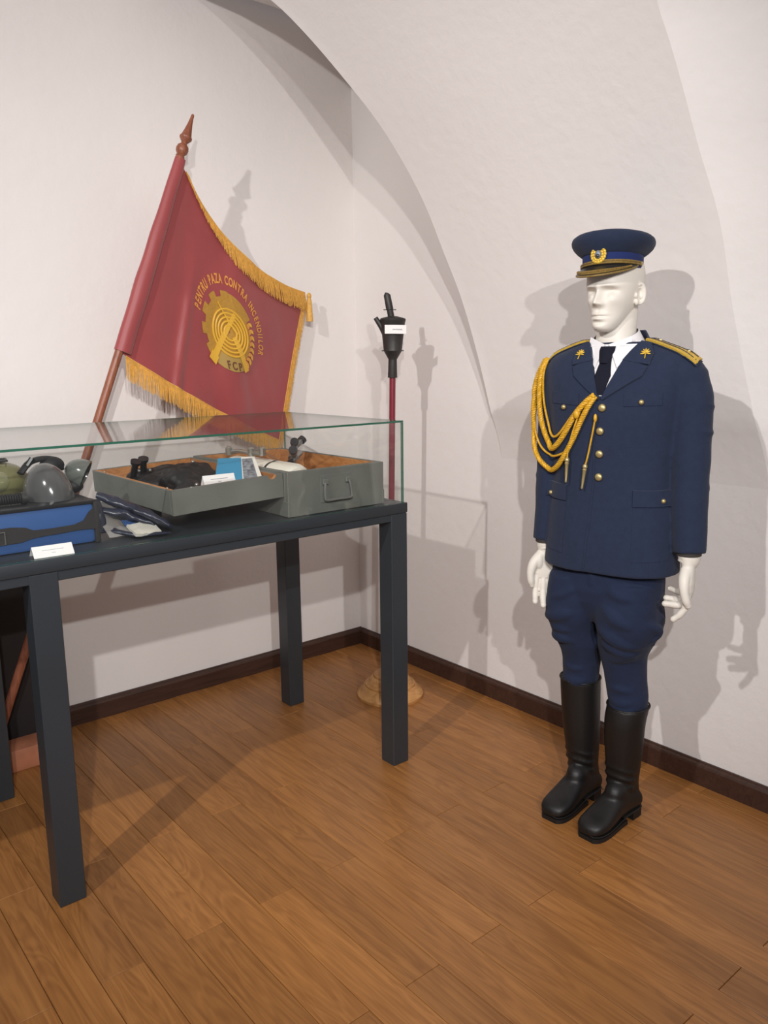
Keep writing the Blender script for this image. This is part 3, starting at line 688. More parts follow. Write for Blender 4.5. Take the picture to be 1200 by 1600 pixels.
# ------------------------------------------------------------------ mannequin in uniform  (local x = its left, -y = its front)
MLOC = (-.42, -1.775, 0); MROT = R(-78)
mq = thing('mannequin', 'white mannequin in navy officer uniform, cap and black boots by right wall', 'mannequin', MLOC, MROT)
def L3(a, b, z): return Vector((a, -b, z))
def sring(ca, cb, z, w, df, db, n=48, p=2.3, tw=0):
    out = []
    for j in range(n):
        t = 2*math.pi*j/n; c, s = math.cos(t), math.sin(t)
        a = ca+w*math.copysign(abs(s)**(2/p), s); b = cb+(df if c > 0 else db)*math.copysign(abs(c)**(2/p), c); out.append(L3(a, b, z))
    return out
def mpart(name, me_or_mb, mats, par=mq, smooth=True, ang=40, norm=True):
    if isinstance(me_or_mb, MB): return obj(name, me_or_mb, mats, par, smooth, ang, local=True, norm=norm)
    for q in (mats if isinstance(mats, (list, tuple)) else [mats]): me_or_mb.materials.append(q)
    return link(name, me_or_mb, par, local=True)

# --- sleeves / arm centre lines
ARM = {1: [(.196, -.008, 1.398, .064), (.220, -.006, 1.33, .059), (.229, .0, 1.20, .053), (.239, .012, 1.05, .050), (.252, .030, .910, .044)],
       -1: [(-.165, -.008, 1.398, .064), (-.178, -.006, 1.33, .058), (-.186, .0, 1.20, .052), (-.184, .012, 1.05, .049), (-.188, .030, .892, .043)]}

# --- body: head, neck, arms and hands in one surface
HC = Vector((-.006, .004)); HY = R(-6)
HT = [(1.522, .014, .076, .045), (1.528, .024, .0865, .026), (1.54, .033, .0915, .006), (1.558, .042, .0925, -.020), (1.58, .051, .0925, -.050), (1.60, .059, .0930, -.080), (1.63, .067, .0945, -.092), (1.655, .0700, .0970, -.096), (1.69, .0700, .0940, -.095), (1.715, .064, .080, -.085), (1.733, .047, .056, -.060), (1.744, .018, .022, -.025)]
def gs(x, z, cx, cz, sx, sz): return math.exp(-((x-cx)/sx)**2-((z-cz)/sz)**2)
def face_disp(a, z):
    d = 0
    if 1.586 < z < 1.656:
        pr = interp([(1.585, .0), (1.592, .011), (1.5985, .0250), (1.605, .0240), (1.618, .0165), (1.630, .0110), (1.642, .0065), (1.656, .002)], z)[0]
        sg = interp([(1.585, .012), (1.5985, .0115), (1.610, .0085), (1.63, .0075), (1.656, .010)], z)[0]
        d += pr*math.exp(-(a/sg)**2)
    d += .007*(gs(a, z, .0125, 1.597, .006, .006)+gs(a, z, -.0125, 1.597, .006, .006))
    for s in (-1, 1):
        d += -.0215*gs(a, z, s*.028, 1.6305, .0165, .0105)+.0140*gs(a, z, s*.0295, 1.6250, .0120, .0064)-.0065*gs(a, z, s*.030, 1.6240, .012, .0022)
        d += .0090*gs(a, z, s*.027, 1.6455, .022, .0058)+.0050*gs(a, z, s*.044, 1.606, .016, .012)-.0050*gs(a, z, s*.038, 1.572, .013, .018)-.004*gs(a, z, s*.018, 1.618, .008, .008)
    d += .0095*gs(a, z, 0, 1.5695, .018, .0042)+.0105*gs(a, z, 0, 1.5570, .015, .0050)-.0095*gs(a, z, 0, 1.5634, .020, .0020)
    d += -.0040*gs(a, z, 0, 1.5475, .016, .0045)+.0055*gs(a, z, 0, 1.535, .015, .008)-.0016*gs(a, z, 0, 1.580, .004, .006)
    return d
def head_pt(a, b, z):
    c, s = math.cos(HY), math.sin(HY); v = L3(a, b, z); return Vector((HC.x+v.x*c-v.y*s, -HC.y+v.x*s+v.y*c, z))
def build_body():
    m = MB(); rings = []; n = 220
    for i in range(111):
        z = lerp(1.522, 1.744, i/110); w, f, b = interp(HT, z); cb = (f+b)/2; hb = (f-b)/2; ring = []
        for j in range(n):
            t = 2*math.pi*j/n; c, s = math.cos(t), math.sin(t); p = 2.25
            a = w*math.copysign(abs(s)**(2/p), s); bb_ = cb+hb*math.copysign(abs(c)**(2/p), c)
            if c > 0: bb_ += face_disp(a, z)*min(1, c*2.2)
            ring.append(head_pt(a, bb_, z))
        rings.append(ring)
    m.loft(rings)
    # neck down to the chest
    m.loft([[head_pt(v.x, -v.y, v.z) for v in sring(0, q[3], q[0], q[1], q[2], q[2], 40, 2)] for q in ((1.30, .10, .06, -.01), (1.42, .09, .058, -.012), (1.47, .066, .056, -.012), (1.50, .057, .056, -.012), (1.53, .054, .056, -.016), (1.57, .053, .054, -.024), (1.62, .05, .05, -.03))])
    # ears
    for s in (-1, 1):
        rot = Matrix.Rotation(s*R(-18), 3, 'Z')
        c = head_pt(s*.074, -.012, 1.632)
        def ear(f, u, o_): return head_pt(s*(.0620+o_*.9+.36*max(0, -f)), -.004+f*.88, 1.626+u*.84)
        m.tube([ear(.016*math.sin(t)-.004, .032*math.cos(t), .010) for t in [R(x) for x in range(35, -200, -12)]], lambda t: .0042+.0012*math.sin(3*t), 8)
        m.tube([ear(.009*math.sin(t)-.004, .018*math.cos(t)+.002, .008) for t in [R(x) for x in range(20, -170, -15)]], .0032, 8)
        m.loft([[ear(k_*.016*math.sin(t)-.004, k_*.031*math.cos(t), o_) for t in [2*math.pi*j/20 for j in range(20)]] for k_, o_ in ((.7, -.012), (.95, -.002), (1.0, .004), (.9, .0065), (.5, .004))])
        m.ell(ear(.006, -.028, .006), (.006, .008, .009), None, 12, 8); m.ell(ear(.012, -.006, .006), (.005, .005, .008), None, 10, 8)
    # trunk and arms (under the tunic)
    m.loft([sring(.008, -.004, z, w, d, d, 40, 2.2) for z, w, d in ((1.05, .10, .07), (1.2, .12, .08), (1.33, .15, .085), (1.40, .165, .075), (1.44, .12, .06), (1.47, .06, .045))])
    for s in (1, -1):
        A_ = ARM[s]; pts = [(a, -b, z) for a, b, z, r in A_]; e_ = pts[-1]
        pts = [(pts[0][0]*.75, pts[0][1], pts[0][2]-.015)]+pts+[(e_[0]-s*.004, e_[1]-.006, e_[2]-.03)]
        m.tube(spline(pts, 40), lambda t: interp([(0, .045), (.3, .040), (.6, .037), (.85, .031), (1, .026)], t)[0], 20)
        hand(m, s, Vector((e_[0]-s*.004, e_[1]-.006, e_[2]-.03)))
    return m
def hand(m, s, w):
    """hangs down from wrist w; md = towards the palm, fwd = thumb side"""
    ph = R(10) if s > 0 else R(58)          # how far the palm is turned from the thigh to the front
    def H(md, fwd, z):
        md, fwd, z = md*.94, fwd*.94, z*.91+.004
        mx_ = md*math.cos(ph)-fwd*math.sin(ph); fy = md*math.sin(ph)+fwd*math.cos(ph)
        return w+Vector((-s*mx_+(s*(.006+.16*-z) if s > 0 else 0), -fy, z))
    P_ = [(.0, .0, .02, .0235, .029), (.001, .0, -.005, .020, .029), (.003, .002, -.03, .0185, .036), (.005, .004, -.06, .0170, .043), (.007, .003, -.085, .0150, .0435), (.009, .002, -.100, .012, .039)]
    rings = []
    for md, fd, z, th, wd in P_:
        rings.append([H(md+th*math.cos(t), fd+wd*math.copysign(abs(math.sin(t))**.8, math.sin(t)), z) for t in [2*math.pi*j/24 for j in range(24)]])
    m.loft(rings)
    m.ell(H(.012, .022, -.04), (.014, .018, .03), None, 14, 10); m.ell(H(.011, -.022, -.055), (.011, .014, .032), None, 14, 10)
    if s > 0: fing = [(.031, -.094, (.046, .028, .022), .0122, (14, 26, 12), .06), (.010, -.100, (.042, .027, .020), .0126, (34, 56, 0), .02), (-.011, -.097, (.038, .026, .019), .0120, (40, 56, -4), -.02), (-.031, -.088, (.031, .021, .017), .0108, (48, 60, 0), -.06)]
    else: fing = [(.031, -.094, (.046, .028, .023), .0120, (6, 26, 20), .08), (.010, -.100, (.048, .031, .024), .0124, (14, 24, 12), .02), (-.011, -.097, (.046, .030, .023), .0120, (12, 20, 10), -.02), (-.031, -.088, (.036, .024, .020), .0108, (16, 20, 10), -.06)]
    for fb_, z0_, segs, r, ang, spl in fing:
        pts = [Vector((.008, fb_, z0_+.012))]; a = 0
        p = Vector((.009, fb_, z0_)); pts.append(p.copy())
        for L_, an in zip(segs, ang):
            a += R(an); d = Vector((math.sin(a), spl*(1-.4*a), -math.cos(a))); p = p+d*L_; pts.append(p.copy())
        P2 = [H(*q) for q in pts]; path = []
        for i in range(len(P2)-1):
            for k_ in range(4): path.append(P2[i].lerp(P2[i+1], k_/4))
        path.append(P2[-1])
        m.tube(path, lambda t, r=r: r*.92*(1.04-.24*t)*(1+.05*math.cos(t*18)), 12); m.ell(P2[-1], (r*.735,)*3, None, 12, 8)
    tp = [H(.006, .018, -.02), H(.016, .042, -.048), H(.022, .052, -.078), H(.024, .052, -.105), H(.021, .048, -.126)] if s < 0 else [H(.006, .016, -.02), H(.012, .036, -.045), H(.014, .046, -.075), H(.012, .047, -.104), H(.008, .043, -.124)]
    m.tube(spline(tp, 18), lambda t: interp([(0, .017), (.3, .0155), (.6, .0122), (.85, .0110), (1, .0085)], t)[0], 14); m.ell(tp[-1], (.0088,)*3, None, 12, 8)
body_me = remesh(build_body(), .0022, 1, .4)
body = mpart('body', body_me, skin)

# --- tunic
COAT = [(.832, .203, .130, .126), (.90, .199, .128, .122), (1.0, .190, .122, .114), (1.10, .181, .117, .106), (1.20, .186, .120, .110), (1.30, .198, .124, .118), (1.37, .209, .118, .120), (1.41, .214, .105, .112), (1.435, .212, .092, .100), (1.452, .203, .081, .088), (1.466, .182, .071, .078), (1.480, .146, .062, .073), (1.492, .112, .055, .070), (1.50, .090, .050, .066)]
def build_coat():
    m = MB(); rings = []
    for i in range(90):
        z = lerp(.832, 1.494, i/89); w, f, b = interp(COAT, z)
        rings.append(sring(.010, 0, z, w, f, b, 72, 2.35))
    m.loft(rings)
    for s in (1, -1):
        A_ = ARM[s]; P = spline([(a, -b, z) for a, b, z, r in A_], 46); rr = [(i/(len(A_)-1), A_[i][3]) for i in range(len(A_))]
        m.tube([P[0]+Vector((-s*.03, 0, .004))]+P, lambda t: interp(rr, t)[0]*(1+.02*math.sin(t*31)*math.sin(t*7)), 32)
        m.ell((A_[0][0]-s*.004, .006, 1.396), (.066, .066, .060), None, 22, 16)
    # shallow pull folds at shoulder and elbow
    for s in (1, -1):
        for (z, o_) in ((1.325, .056), (1.265, .053), (1.09, .047)):
            P = spline([(a, -b, zz) for a, b, zz, r in ARM[s]], 60); c = min(P, key=lambda q: abs(q.z-z))
            m.tube([c+Vector((o_*math.cos(t)*1.03, -o_*math.sin(t)*1.03, .018*math.sin(t+z*9))) for t in [R(x) for x in (range(-70, 71, 10) if s > 0 else range(110, 251, 10))]], lambda t: .0055*math.sin(math.pi*min(max(t, .05), .95)), 8)
    return m
coat_me = remesh(build_coat(), .005, 5, .5)
NR = [q.normal.copy() for q in coat_me.vertices]
for vi, v_ in enumerate(coat_me.vertices):
    v_.co += NR[vi]*(.0022*noise.noise(v_.co*9)+.0010*noise.noise(v_.co*22))
    if v_.co.z < .86: v_.co.z += .010*(v_.co.x > .05)*(v_.co.x-.05)
bvh = BVHTree.FromPolygons([v_.co.copy() for v_ in coat_me.vertices], [tuple(p.vertices) for p in coat_me.polygons])
coat = mpart('tunic', coat_me, navy)
def hit(a, z, off=0.):
    h, n, i, d = bvh.ray_cast(Vector((a, -1, z)), Vector((0, 1, 0)))
    if h is None: return Vector((a, -.02, z)), Vector((0, -1, 0))
    # smooth the normal with neighbours
    N = n.copy()
    for da, dz in ((.012, 0), (-.012, 0), (0, .012), (0, -.012)):
        h2, n2, _, _ = bvh.ray_cast(Vector((a+da, -1, z+dz)), Vector((0, 1, 0)))
        if h2 is not None and abs(h2.y-h.y) < .02: N += n2
    N.normalize(); return h+N*off, N
def patch(pa, pb, off, th, nu=14, nv=10, back=.004):
    """overlay between two (a,z) polylines, laid on the tunic"""
    A_ = [Vector((*q, 0)) for q in pa]; B_ = [Vector((*q, 0)) for q in pb]
    def at(P, t):
        x = t*(len(P)-1); i = min(int(x), len(P)-2); return P[i].lerp(P[i+1], x-i)
    m = MB(); top_ = []; bot_ = []
    for i in range(nu+1):
        for j in range(nv+1):
            q = at(A_, i/nu).lerp(at(B_, i/nu), j/nv); h, n = hit(q.x, q.y)
            top_.append(h+n*(off+th)); bot_.append(h-n*back)
    J = nv+1; K = (nu+1)*J; fs = []
    for i in range(nu):
        for j in range(nv):
            a, b, c, d = i*J+j, (i+1)*J+j, (i+1)*J+j+1, i*J+j+1; fs += [(a, b, c, d), (K+d, K+c, K+b, K+a)]
    per = [i*J for i in range(nu+1)]+[nu*J+j for j in range(1, J)]+[i*J+J-1 for i in range(nu-1, -1, -1)]+[j for j in range(J-2, 0, -1)]
    fs += [(per[q], K+per[q], K+per[(q+1) % len(per)], per[(q+1) % len(per)]) for q in range(len(per))]
    return m.add(top_+bot_, fs)
c0 = .012
# shirt front, collar, tie
mpart('shirt_front', patch([(c0-.062, 1.486), (c0-.040, 1.45), (c0-.004, 1.345)], [(c0+.080, 1.486), (c0+.050, 1.45), (c0+.004, 1.345)], .002, .001), shirt)
m = MB()   # collar band
def collar_pt(t, h, r): return head_pt(r*math.sin(t), -.012+r*1.02*math.cos(t), lerp(1.450+.045*((1-math.cos(t))/2)**.7, 1.484+.055*((1-math.cos(t))/2)**.7, h))
m.sheet([[collar_pt(R(lerp(16, 344, i/44)), j/5, lerp(.086, .0625, j/5)) for j in range(6)] for i in range(45)], .002)
m2 = m
for s in (-1, 1):   # collar wings
    a1, a2, a3 = Vector((c0-.010+s*.006, -.069, 1.487)), Vector((c0-.012+s*.060, -.038, 1.509)), Vector((c0+(.038 if s > 0 else -.026), -.108, 1.422))
    a4 = Vector((c0-.008+s*.066, -.055, 1.468))
    m2.sheet([[a1.lerp(a2, i/6).lerp(a3.lerp(a4, i/6), j/6) for j in range(7)] for i in range(7)], .0022)
yk = []
for i in range(25):   # shirt yoke closing the gap between shirt front and collar band
    t = R(lerp(-62, 62, i/24)); q, nq = hit(c0+.088*math.sin(t)/math.sin(R(62))*.92, 1.480, .0045); q2 = collar_pt(t, .55, .069)
    yk.append([q.lerp(q2, j/4) for j in range(5)])
m2.sheet(yk, .0015)
mpart('shirt_collar', m2, shirt)
m = patch([(c0-.013, 1.450), (c0-.022, 1.40), (c0-.008, 1.348)], [(c0+.013, 1.450), (c0+.022, 1.40), (c0+.008, 1.348)], .005, .003, 12, 8); mpart('tie', m, tie_m)
tie = [o for o in mq.children if o.name.startswith('tie')][0]
m = MB(); kc, kn = hit(c0, 1.483)
m.loft([[Vector((c0-.004+x*w, -b-.004+.010*abs(x)**2, z)) for x in (-1, -.6, 0, .6, 1)]+[Vector((c0-.004+x*w*.9, -b+.012, z)) for x in (1, 0, -1)] for z, w, b in ((1.482, .022, .078), (1.470, .023, .086), (1.452, .018, .098), (1.436, .014, .104))]); mpart('tie_knot', m, tie_m, tie)
# collar and lapels of the tunic
for s in (-1, 1):
    def S_(pts): return [(c0+(s*a if s > 0 else -a*.84), z) for a, z in pts]
    mpart('lapel', patch(S_([(.050, 1.447), (.030, 1.40), (.003, 1.340)]), S_([(.116, 1.424), (.104, 1.398), (.006, 1.334)]), .004, .003, 16, 10), navy, coat)
    cl_ = mpart('collar', patch(S_([(.080, 1.490), (.064, 1.468), (.047, 1.440)]), S_([(.106, 1.484), (.122, 1.460), (.118, 1.428)]), .005, .004, 14, 8), navy, coat)
    # collar badge: small gilt sprig
    h, n = hit(c0+(.104 if s > 0 else -.082), 1.455, .012); m = MB(); qt = n.to_track_quat('Z', 'Y').to_matrix()
    for k_ in range(7):
        aa = R(90+(k_-3)*33*1.0); m.ell(h+qt @ Vector((.0075*math.cos(aa), .010*math.sin(aa), 0)), (.0024, .0070, .002), qt @ Matrix.Rotation(aa-R(90), 3, 'Z'), 8, 6)
    m.tube([h+qt @ Vector((0, -.018, 0)), h+qt @ Vector((0, .012, 0))], .0016, 6); mpart('collar_badge', m, gold_bright, cl_)
# neck band of tunic collar behind
m = MB(); m.sheet([[Vector((c0+lerp(.090, .074, j/4)*math.sin(R(t)), .004+lerp(.086, .074, j/4)*-math.cos(R(t)), lerp(1.490, 1.494+.034*min(1, min(t-98, 262-t)/40), j/4))) for j in range(5)] for t in range(98, 263, 6)], .004); mpart('collar_stand', m, navy, coat)
# front edge, pockets, flaps
mpart('front_edge', patch([(c0-.018, 1.335), (c0-.016, 1.1), (c0-.026, .95), (c0-.034, .845)], [(c0-.012, 1.335), (c0-.010, 1.1), (c0-.020, .95), (c0-.028, .845)], .0, .0022, 30, 2), navy, coat)
for s in (-1, 1):
    def S_(pts): return [(c0+s*a, z) for a, z in pts]
    bp_ = mpart('breast_pocket', patch(S_([(.070, 1.318), (.071, 1.205)]), S_([(.155, 1.320), (.150, 1.207)]), .0, .0005, 12, 10), navy, coat)
    mpart('pocket_flap', patch(S_([(.066, 1.352), (.066, 1.318), ]), S_([(.160, 1.356), (.160, 1.322)]), .0005, .0022, 8, 12), navy, bp_)
    lp = mpart('hip_pocket', patch(S_([(.100, 1.075), (.104, .88)]), S_([(.180, 1.075), (.188, .885)]), .0, .0014, 14, 10), navy, coat)
    mpart('pocket_flap', patch(S_([(.098, 1.085), (.100, 1.038)]), S_([(.184, 1.085), (.188, 1.040)]), .002, .004, 8, 12), navy, lp)
def button(a, z, r, off, par):
    h, n = hit(a, z, off); m = MB()
    Mr = Matrix.Translation(h) @ n.to_track_quat('Z', 'Y').to_matrix().to_4x4()
    m.lathe([(r*.4, -.004), (r*.95, -.002), (r, .0), (r*.96, .0022), (r*.75, .0045), (r*.4, .006), (0, .0064)], 18, M=Mr); return mpart('button', m, brass, par)
for a, z in ((c0+.008, 1.313), (c0+.004, 1.248), (c0+.003, 1.183), (c0+.003, 1.117)): button(a, z, .0112, .004, coat)
for a, z in ((c0+.112, 1.330), (c0-.112, 1.312)): button(a, z, .0072, .006, coat)
for a, z in ((c0+.166, 1.055), (c0-.165, 1.050)): button(a, z, .0068, .007, coat)
# cuffs showing under the sleeves
for s in (1, -1):
    e_ = ARM[s][-1]; m = MB(); c = Vector((e_[0]-s*.001, -e_[1]-.002, e_[2]))
    m.tube([c+Vector((0, 0, .02)), c+Vector((0, 0, -.004))], .034, 24); mpart('sleeve_lining', m, mat('dark_lining', (52, 48, 44), .8), coat)
# shoulder boards
def top_hit(a, b):
    h, n, i, d = bvh.ray_cast(Vector((a, -b, 2)), Vector((0, 0, -1))); return (h, n) if h is not None else (Vector((a, -b, 1.42)), Vector((0, 0, 1)))
for s in (-1, 1):
    def board(a0, a1, wb, off, th, b0=0., n=14):
        m = MB(); g = []
        for i in range(n+1):
            a = c0+s*lerp(a0, a1, i/n); row = []
            zc = top_hit(a, b0)[0].z
            for j in range(7):
                b = b0+lerp(-wb, wb, j/6); row.append(Vector((a, -b, max(lerp(zc, top_hit(a, b)[0].z, .80), zc-.009)+off)))
            g.append(row)
        m.sheet(g, th); return m
    ep = mpart('shoulder_board', board(.088, .228, .026, .006, .007, .010), gold_bright, coat)
    for b_ in (.002, .022): mpart('board_stripe', board(.092, .224, .0018, .0104, .002, b_), navy, ep)
    mpart('board_edge', board(.087, .2295, .0275, .0028, .003, .010), navy, ep)
    for k_ in (.115, .195):
        h = top_hit(c0+s*k_, .010)[0]+Vector((0, 0, .0075)); m = MB()
        m.prism([(.009*(1 if q % 2 == 0 else .42)*math.cos(R(36*q)), .009*(1 if q % 2 == 0 else .42)*math.sin(R(36*q))) for q in range(10)], lambda x, y, k2: h+Vector((x, y, k2)), .003); mpart('star' if k_ > .15 else 'board_button', m, brass, ep, smooth=False)

# aiguillette: braided loops from right shoulder to the first button
def lay(pts, off, n=70):
    P = spline([(a, z, 0) for a, z in pts], n); out = []
    for q in P:
        best = None
        h, nn = hit(q.x, q.y); out.append(h+nn*off)
    for _ in range(6):
        out = [out[0]]+[(out[i-1]+out[i]*2+out[i+1])/4 for i in range(1, len(out)-1)]+[out[-1]]
    # never sink into the cloth
    res = []
    for q in out:
        h, nn = hit(q.x, q.z); res.append(Vector((q.x, min(q.y, h.y-off*.75), q.z)))
    return res
def rope(P, r, twist=46, strands=3):
    m = MB(); N = len(P)*4; Q = spline([tuple(p) for p in P], N); L_ = sum((Q[i+1]-Q[i]).length for i in range(N-1))
    for k_ in range(strands):
        path = []; prev = None; s_ = 0
        for i in range(N):
            t = (Q[min(i+1, N-1)]-Q[max(i-1, 0)]).normalized(); up_v = Vector((0, -1, 0)); e1 = (up_v-t*up_v.dot(t)).normalized(); e2 = t.cross(e1)
            if i: s_ += (Q[i]-Q[i-1]).length
            a = 2*math.pi*(k_/strands)+s_*2*math.pi*twist
            path.append(Q[i]+(e1*math.cos(a)+e2*math.sin(a))*r*.48)
        m.tube(path, r*.56, 6)
    return m
ag = mpart('aiguillette', rope(lay([(-.200, 1.440), (-.222, 1.40), (-.236, 1.34), (-.238, 1.27), (-.226, 1.20), (-.206, 1.155), (-.178, 1.126), (-.150, 1.118), (-.118, 1.136), (-.088, 1.178), (-.058, 1.232), (-.036, 1.28), (-.016, 1.318), (.0, 1.342)], .012), .0078), gold_thread, coat)
mpart('braid_loop', rope(lay([(-.194, 1.444), (-.206, 1.39), (-.208, 1.33), (-.200, 1.27), (-.184, 1.22), (-.164, 1.192), (-.142, 1.186), (-.112, 1.21), (-.084, 1.25), (-.056, 1.295), (-.026, 1.328), (-.004, 1.346)], .011), .0082), gold_thread, ag)
mpart('braid_loop', rope(lay([(-.203, 1.442), (-.226, 1.395), (-.243, 1.34), (-.246, 1.28), (-.238, 1.225)], .010, 40), .0065), gold_thread, ag)
mpart('cord', rope(lay([(-.190, 1.446), (-.196, 1.38), (-.188, 1.30), (-.166, 1.245), (-.140, 1.222), (-.112, 1.236), (-.076, 1.28), (-.044, 1.318), (-.008, 1.344)], .009), .0036, 90), gold_thread, ag)
mpart('cord', rope(lay([(-.236, 1.30), (-.226, 1.24), (-.200, 1.19), (-.176, 1.168), (-.146, 1.163), (-.112, 1.172), (-.084, 1.19), (-.062, 1.24), (-.03, 1.30)], .010), .0034, 90), gold_thread, ag)
m = MB(); P = lay([(-.040, 1.30), (-.062, 1.24), (-.076, 1.19), (-.078, 1.165)], .016, 24); m.tube(P, .0026, 8); cd = mpart('pendant_cord', m, gold_thread, ag)
def ferrule(p, d):
    m = MB(); d = Vector(d).normalized(); Mr = Matrix.Translation(p) @ d.to_track_quat('Z', 'Y').to_matrix().to_4x4()
    m.lathe([(.002, -.004), (.006, 0), (.0075, .006), (.005, .011), (.0068, .014), (.0052, .018), (.0042, .045), (.0028, .062), (.0036, .066), (.002, .07)], 12, M=Mr); return m
mpart('ferrule', ferrule(P[-1], (.0, -.06, -1)), brass, cd)
m = MB(); P = lay([(.006, 1.285), (-.002, 1.24), (-.014, 1.18), (-.022, 1.150)], .013, 24); m.tube(P, .0026, 8); m.ell(P[0], (.005, .005, .012)); cd = mpart('pendant_cord', m, gold_thread, ag)
mpart('ferrule', ferrule(P[-1], (-.10, -.04, -1)), brass, cd)
h, n = hit(-.048, 1.295, .018); m = MB(); m.ell(h, (.009, .008, .014), None, 12, 8); mpart('slide_knot', m, gold_thread, ag)

# --- breeches
def build_breeches():
    m = MB()
    m.loft([sring(.0, -.004, z, w, d, d+.004, 56, 2.3) for z, w, d in ((.93, .160, .095), (.88, .164, .102), (.83, .170, .108), (.77, .171, .108), (.73, .160, .096), (.69, .14, .075), (.66, .10, .05))])
    LEGS = {-1: [(.80, -.086, -.004, .084, .104), (.72, -.096, -.006, .082, .110), (.67, -.100, -.008, .080, .108), (.62, -.097, -.014, .073, .095), (.57, -.087, -.022, .069, .080), (.53, -.085, -.030, .060, .068), (.48, -.087, -.036, .056, .061), (.42, -.090, -.040, .054, .057), (.33, -.088, -.048, .046, .048)],
            1: [(.80, .078, -.002, .088, .104), (.72, .078, -.002, .090, .112), (.675, .078, -.004, .093, .112), (.63, .075, -.006, .087, .103), (.585, .063, -.012, .078, .084), (.55, .058, -.018, .069, .072), (.48, .064, -.026, .062, .064), (.42, .072, -.030, .061, .061), (.385, .074, -.030, .056, .057), (.30, .066, -.036, .046, .048)]}
    for s in (-1, 1):
        tab = sorted(LEGS[s]); rings = []
        for i in range(60):
            z = lerp(tab[0][0], tab[-1][0], i/59); ca, cb, w, d = interp(tab, z); rings.append(sring(ca, cb, z, w, d, d, 48, 2.15+.40*min(1, max(0, (z-.56)*9))))
        m.loft(rings)
        # folds: curved ridges
        def ridge(pts, r):
            Q = []
            for (a, z) in spline([(a, z) for a, z in pts], 22):
                ca, cb, w, d = interp(tab, z); x = max(-.98, min(.98, (a-ca)/w)); Q.append(L3(a, cb+d*(1-abs(x)**2.15)**(1/2.15)-r*.50, z))
            m.tube(Q, lambda t: r*math.sin(math.pi*min(max(t, .06), .94)), 10)
        if s < 0:
            ridge([(-.188, .648), (-.14, .668), (-.08, .690), (-.02, .694)], .026); ridge([(-.172, .585), (-.13, .600), (-.09, .598), (-.04, .58)], .022)
            ridge([(-.18, .72), (-.12, .735), (-.06, .77), (-.02, .81)], .018); ridge([(-.14, .50), (-.09, .49), (-.04, .50)], .014)
            ridge([(-.14, .455), (-.085, .445), (-.04, .455)], .018); ridge([(-.16, .622), (-.11, .634), (-.05, .63)], .016)
        else:
            ridge([(.005, .755), (.05, .722), (.10, .69), (.175, .672)], .026); ridge([(.0, .69), (.04, .655), (.10, .625), (.160, .612)], .026)
            ridge([(.0, .635), (.05, .61), (.10, .590), (.14, .588)], .022); ridge([(.01, .81), (.06, .780), (.11, .765), (.17, .76)], .022)
            ridge([(.015, .425), (.07, .414), (.128, .428)], .017); ridge([(.02, .455), (.07, .460), (.122, .452)], .015); ridge([(.018, .395), (.07, .388), (.128, .398)], .017)
            ridge([(.13, .71), (.160, .680), (.168, .65), (.14, .612)], .018); ridge([(.02, .56), (.07, .565), (.12, .575)], .015); ridge([(.03, .595), (.08, .575), (.13, .572)], .016)
    m.tube([L3(-.004, .10, .86), L3(-.004, .098, .80), L3(-.004, .07, .75)], .012, 10)
    return m
br_me = remesh(build_breeches(), .005, 4, .5)
NR = [q.normal.copy() for q in br_me.vertices]
for vi, v_ in enumerate(br_me.vertices): v_.co += NR[vi]*(.003*noise.noise(v_.co*12+Vector((3, 1, 2)))+.0012*noise.noise(v_.co*32))
mpart('breeches', br_me, navy_trouser)

